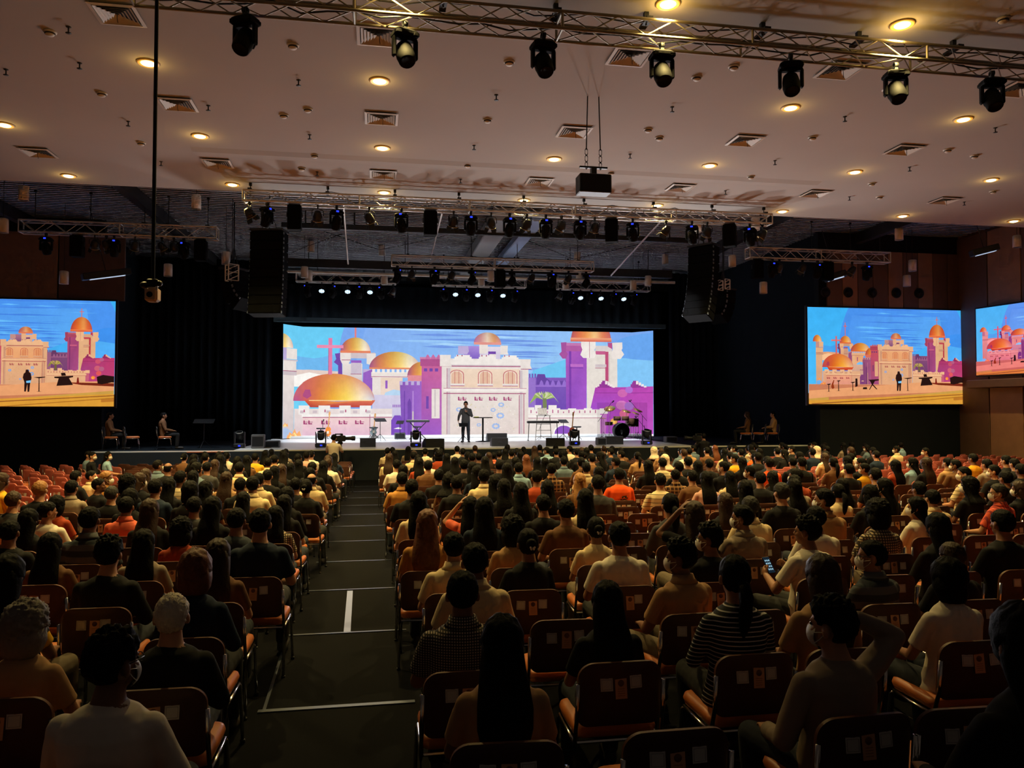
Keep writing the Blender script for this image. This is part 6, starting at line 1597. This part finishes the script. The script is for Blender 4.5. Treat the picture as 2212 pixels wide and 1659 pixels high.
for x, y, z, r, ax in ((-.55, -.1, 1.42, .27, (-.3, -.5, 1)), (.35, .1, 1.3, .22, (.2, -.4, 1)), (.75, -.05, 1.2, .2, (.3, -.3, 1)), (-.75, .25, .95, .17, (0, 0, 1)), (.95, .2, 1.35, .24, (.3, -.4, 1))):
    o = MB().lathe([(0, .03), (.04, .02), (r, -.01), (r, -.013), (.04, .015)], (x, y, z), 24, axis=ax).build('cymbal', M_BRASS, t)
    mb = MB().tube((x, y, .25), (x, y, z), .011, n=6)
    for k in range(3): a = k * 2.1; mb.tube((x, y, .3), (x + .2 * cos(a), y + .2 * sin(a), 0), .009, n=5)
    mb.build('cymbal_stand', M_CHROME, t)
MB().lathe([(0, .5), (.17, .5), (.18, .45), (0, .44)], (.1, .5, 0), 18).build('throne', M_BLACK, t)
M_CLEAR = bpy.data.materials.new('clear_acrylic'); M_CLEAR.use_nodes = True; b_ = M_CLEAR.node_tree.nodes['Principled BSDF']; b_.inputs['Transmission Weight'].default_value = 1; b_.inputs['Roughness'].default_value = .02; b_.inputs['IOR'].default_value = 1.03
t = thing('drum_shield', 'clear acrylic drum screen around the drum kit', 'drum shield', D0)
for i, (x, y, a) in enumerate(((-.95, -.35, .9), (-.4, -.72, .2), (.3, -.76, -.05), (.95, -.5, -.6))):
    MB().bbox((x, y, .85), (.68, .012, 1.7), .004, 0, Matrix.Rotation(-a, 3, 'Z')).build('panel', M_CLEAR, t)
# amplifiers, boxes, wedge monitors
def wedge(x0, x1, y0, y1, label, yaw=0.0, Y=None, tilt=False):
    c = on_stage((x0 + x1) / 2, y1); w = sz(x1 - x0, c.y); h = sz(y1 - y0, c.y); t = thing('stage_monitor', label, 'speaker', (c.x, c.y + .2, ZS), (0, 0, yaw), 'floor wedge monitors')
    prof = [(-.2, 0), (.25, 0), (.25, h * .45), (.02, h), (-.2, h)]
    MB().prism([(a, b) for a, b in prof], -w / 2, w / 2, 'X').build('cabinet', M_BLACK, t)
    R = atan2(h * .55, .23); MB().box((0, .142, h * .73), (w * .9, .28, .012), 0, Matrix.Rotation(-R, 3, 'X')).build('grille', M_GRILLE, t)
    MB().bbox((0, -.207, h * .5), (w * .25, .014, h * .14), .004).build('handle', M_STEELDK, t)
wedge(778, 811, 947, 966, 'square black stage monitor nearest the video camera'); wedge(916, 958, 948, 967, 'black wedge monitor beside the second moving head on the stage edge', .25); wedge(1062, 1098, 946, 964, 'black monitor at stage front below the tall round table')
wedge(1052, 1096, 936, 953, 'slanted monitor behind the one below the tall round table'); wedge(1182, 1223, 946, 964, 'black wedge monitor beside the moving head by the bass guitar', -.3); wedge(1309, 1348, 942, 960, 'square black monitor in front of the drum kit')
for x, y, w, h, lab in ((864, 949, .5, .3, 'small grey amplifier on the stage floor under the small music stand'), (1301, 962, .35, .3, 'small dark box beside the monitor in front of the drums'), (1452, 956, .5, .25, 'grey flight box on the dark stage wing right of the drums'), (556, 969, .45, .5, 'grey box at the dark left end of the stage'), (585, 967, .6, .25, 'low dark box beside the left end of the main screen')):
    c = on_stage(x, y); t = thing('amplifier' if 'amp' in lab else 'equipment_box', lab, 'box', (c.x, c.y + .2, ZS)); MB().bbox((0, 0, h / 2), (w, .35, h), .02).build('case', mat('grey_case', (92, 94, 98), .6), t); MB().box((0, -.178, h / 2), (w * .85, .01, h * .7)).build('front_panel', M_GRILLE, t)
# moving heads standing on the stage edge
mb = None
for i, (x, y, lab) in enumerate(((517, 968, 'in the dark left of the main screen'), (693, 967, 'in front of the orange guitar'), (898, 966, 'in front of the crossed-stand keyboard'), (1241, 962, 'in front of the bass guitar'), (1397, 961, 'at the outer end of the drum kit'))):
    c = on_stage(x, y); t = thing('moving_head_light', 'black moving head light on the stage edge ' + lab, 'stage light', (c.x, max(c.y, 27.9), ZS), (0, 0, 0), 'moving heads on the stage edge')
    o = MB().bbox((0, 0, .09), (.4, .3, .16), .03).build('base', M_BLACK, t); MB().box((.02, -.153, .09), (.08, .006, .05)).build('display', M_LCD, o, label='glowing blue display')
    mb = MB()
    for s in (-1, 1): mb.bbox((s * .17, 0, .38), (.05, .12, .42), .02)
    mb.build('yoke', M_BLACK, t); h = MB().lathe([(0, -.16), (.09, -.15), (.135, -.05), (.14, .1), (.12, .16), (.1, .15)], (0, 0, .44), 18, axis=(0, -.35, 1)).build('head_housing', M_BLACK, t)
    MB().lathe([(0, .145), (.1, .152)], (0, 0, .44), 18, axis=(0, -.35, 1)).build('lens', M_GLASS, h)
    MB().lathe([(.1, .15), (.125, .16), (.13, .14)], (0, 0, .44), 18, axis=(0, -.35, 1)).build('lens_ring', M_ALU, h)
# camera operators
def video_camera(loc, yaw, label):
    t = thing('video_camera', label, 'video camera', loc, (0, 0, yaw))
    mb = MB().bbox((0, 0, .0), (.14, .36, .2), .02); mb.bbox((0, -.05, .15), (.05, .28, .04), .01); mb.tube((0, -.15, .1), (0, -.15, .15), .02, n=6); mb.tube((0, .08, .1), (0, .08, .15), .02, n=6); mb.build('body', M_BLACK, t)
    MB().lathe([(.055, 0), (.06, .2), (.08, .24), (.08, .34), (.07, .34)], (0, .17, 0), 16, axis=(0, 1, 0)).build('lens', M_BLACK, t); MB().bbox((-.14, .05, .12), (.14, .06, .1), .01).build('viewfinder', M_BLACK, t)
    s = thing('camera_tripod', 'tripod under the ' + label, 'tripod', (loc[0], loc[1], floor_z(loc[1])), (0, 0, yaw)); h = loc[2] - floor_z(loc[1]) - .1
    for k in range(3): a = k * 2 * pi / 3 + .5; MB().tube((.05 * cos(a), .05 * sin(a), h - .1), (.5 * cos(a), .5 * sin(a), 0), .018, n=6).build('leg', M_BLACKM, s)
    MB().bbox((0, 0, h - .05), (.14, .16, .1), .02).build('head', M_BLACKM, s)
op = hero('operator', 'm')
c = at_y(733, 947, 26.4); person((c.x - .15, 26.0, 0), radians(-10), 's', 'W', 'person in white shirt standing behind the video camera at the aisle end', scale=.98, meshes=op, zh=.9, sleeve='short', rnd=rp)
video_camera((c.x, 26.95, 1.5), radians(-75), 'video camera seen sideways beside the orange guitar moving head')
c = at_y(1512, 945, 26.6); person((c.x - .1, 26.1, 0), radians(5), 's', 'K', 'dark-clothed person behind the video camera right of the stage', scale=.96, meshes=op, zh=.9, sleeve='long', rnd=rp)
video_camera((c.x + .1, 27.0, 1.42), radians(60), 'video camera in the dark right of the drum kit')
# musicians waiting in the dark wings
for x, y, h_, c_, yaw, lab in ((240, 968, 's', 'B', -80, 'seated musician in brown top on the dark left wing, beside the side screen'), (355, 967, 's', 'B', -75, 'seated musician in brown top on the left wing, nearer the main screen'), (1612, 952, 'b', 'B', 60, 'dim seated musician in brown on the right wing, nearer the drums'), (1668, 950, 's', 'T', 70, 'dim seated musician in tan on the right wing, nearer the side screen')):
    c = on_stage(x, y); c = at_y(x, y, 28.55); c.z = ZS + .012
    person((c.x, c.y, c.z), radians(yaw), h_, c_, lab, scale=.97, turn='0', sleeve='long', rnd=rp)
    tch = chair((c.x, c.y, c.z), radians(yaw), 'chrome-legged chair under the ' + lab.split(' on the')[0].replace('dim ', '') + (' by the side screen' if x in (240, 1668) else ' by the main screen'), False, 'chairs on the dark stage wings', dark=True)
for x, lab in ((285, 'empty chrome chair between the two seated musicians on the left wing'), (1640, 'empty chrome chair between the musicians on the right wing')):
    c = at_y(x, 966 if x < 900 else 952, 28.6); chair((c.x, 28.6, ZS + .012), radians(-70 if x < 900 else 60), lab, False, 'chairs on the dark stage wings', dark=True)
music_stand(440, 969, 912, 'thin dark stand alone in the dark left of the main screen', 0, .7)
tag(MB().bbox((0, 0, 0), (1.2, .05, .04), .01).build('edge_strip', mat('copper_edge', (168, 96, 52), .4, .4), None, (at_y(443, 971, 27.62).x, 27.66, ZS - .05)), 'short copper-coloured strip on the dark stage edge left of the main screen', 'edge strip')
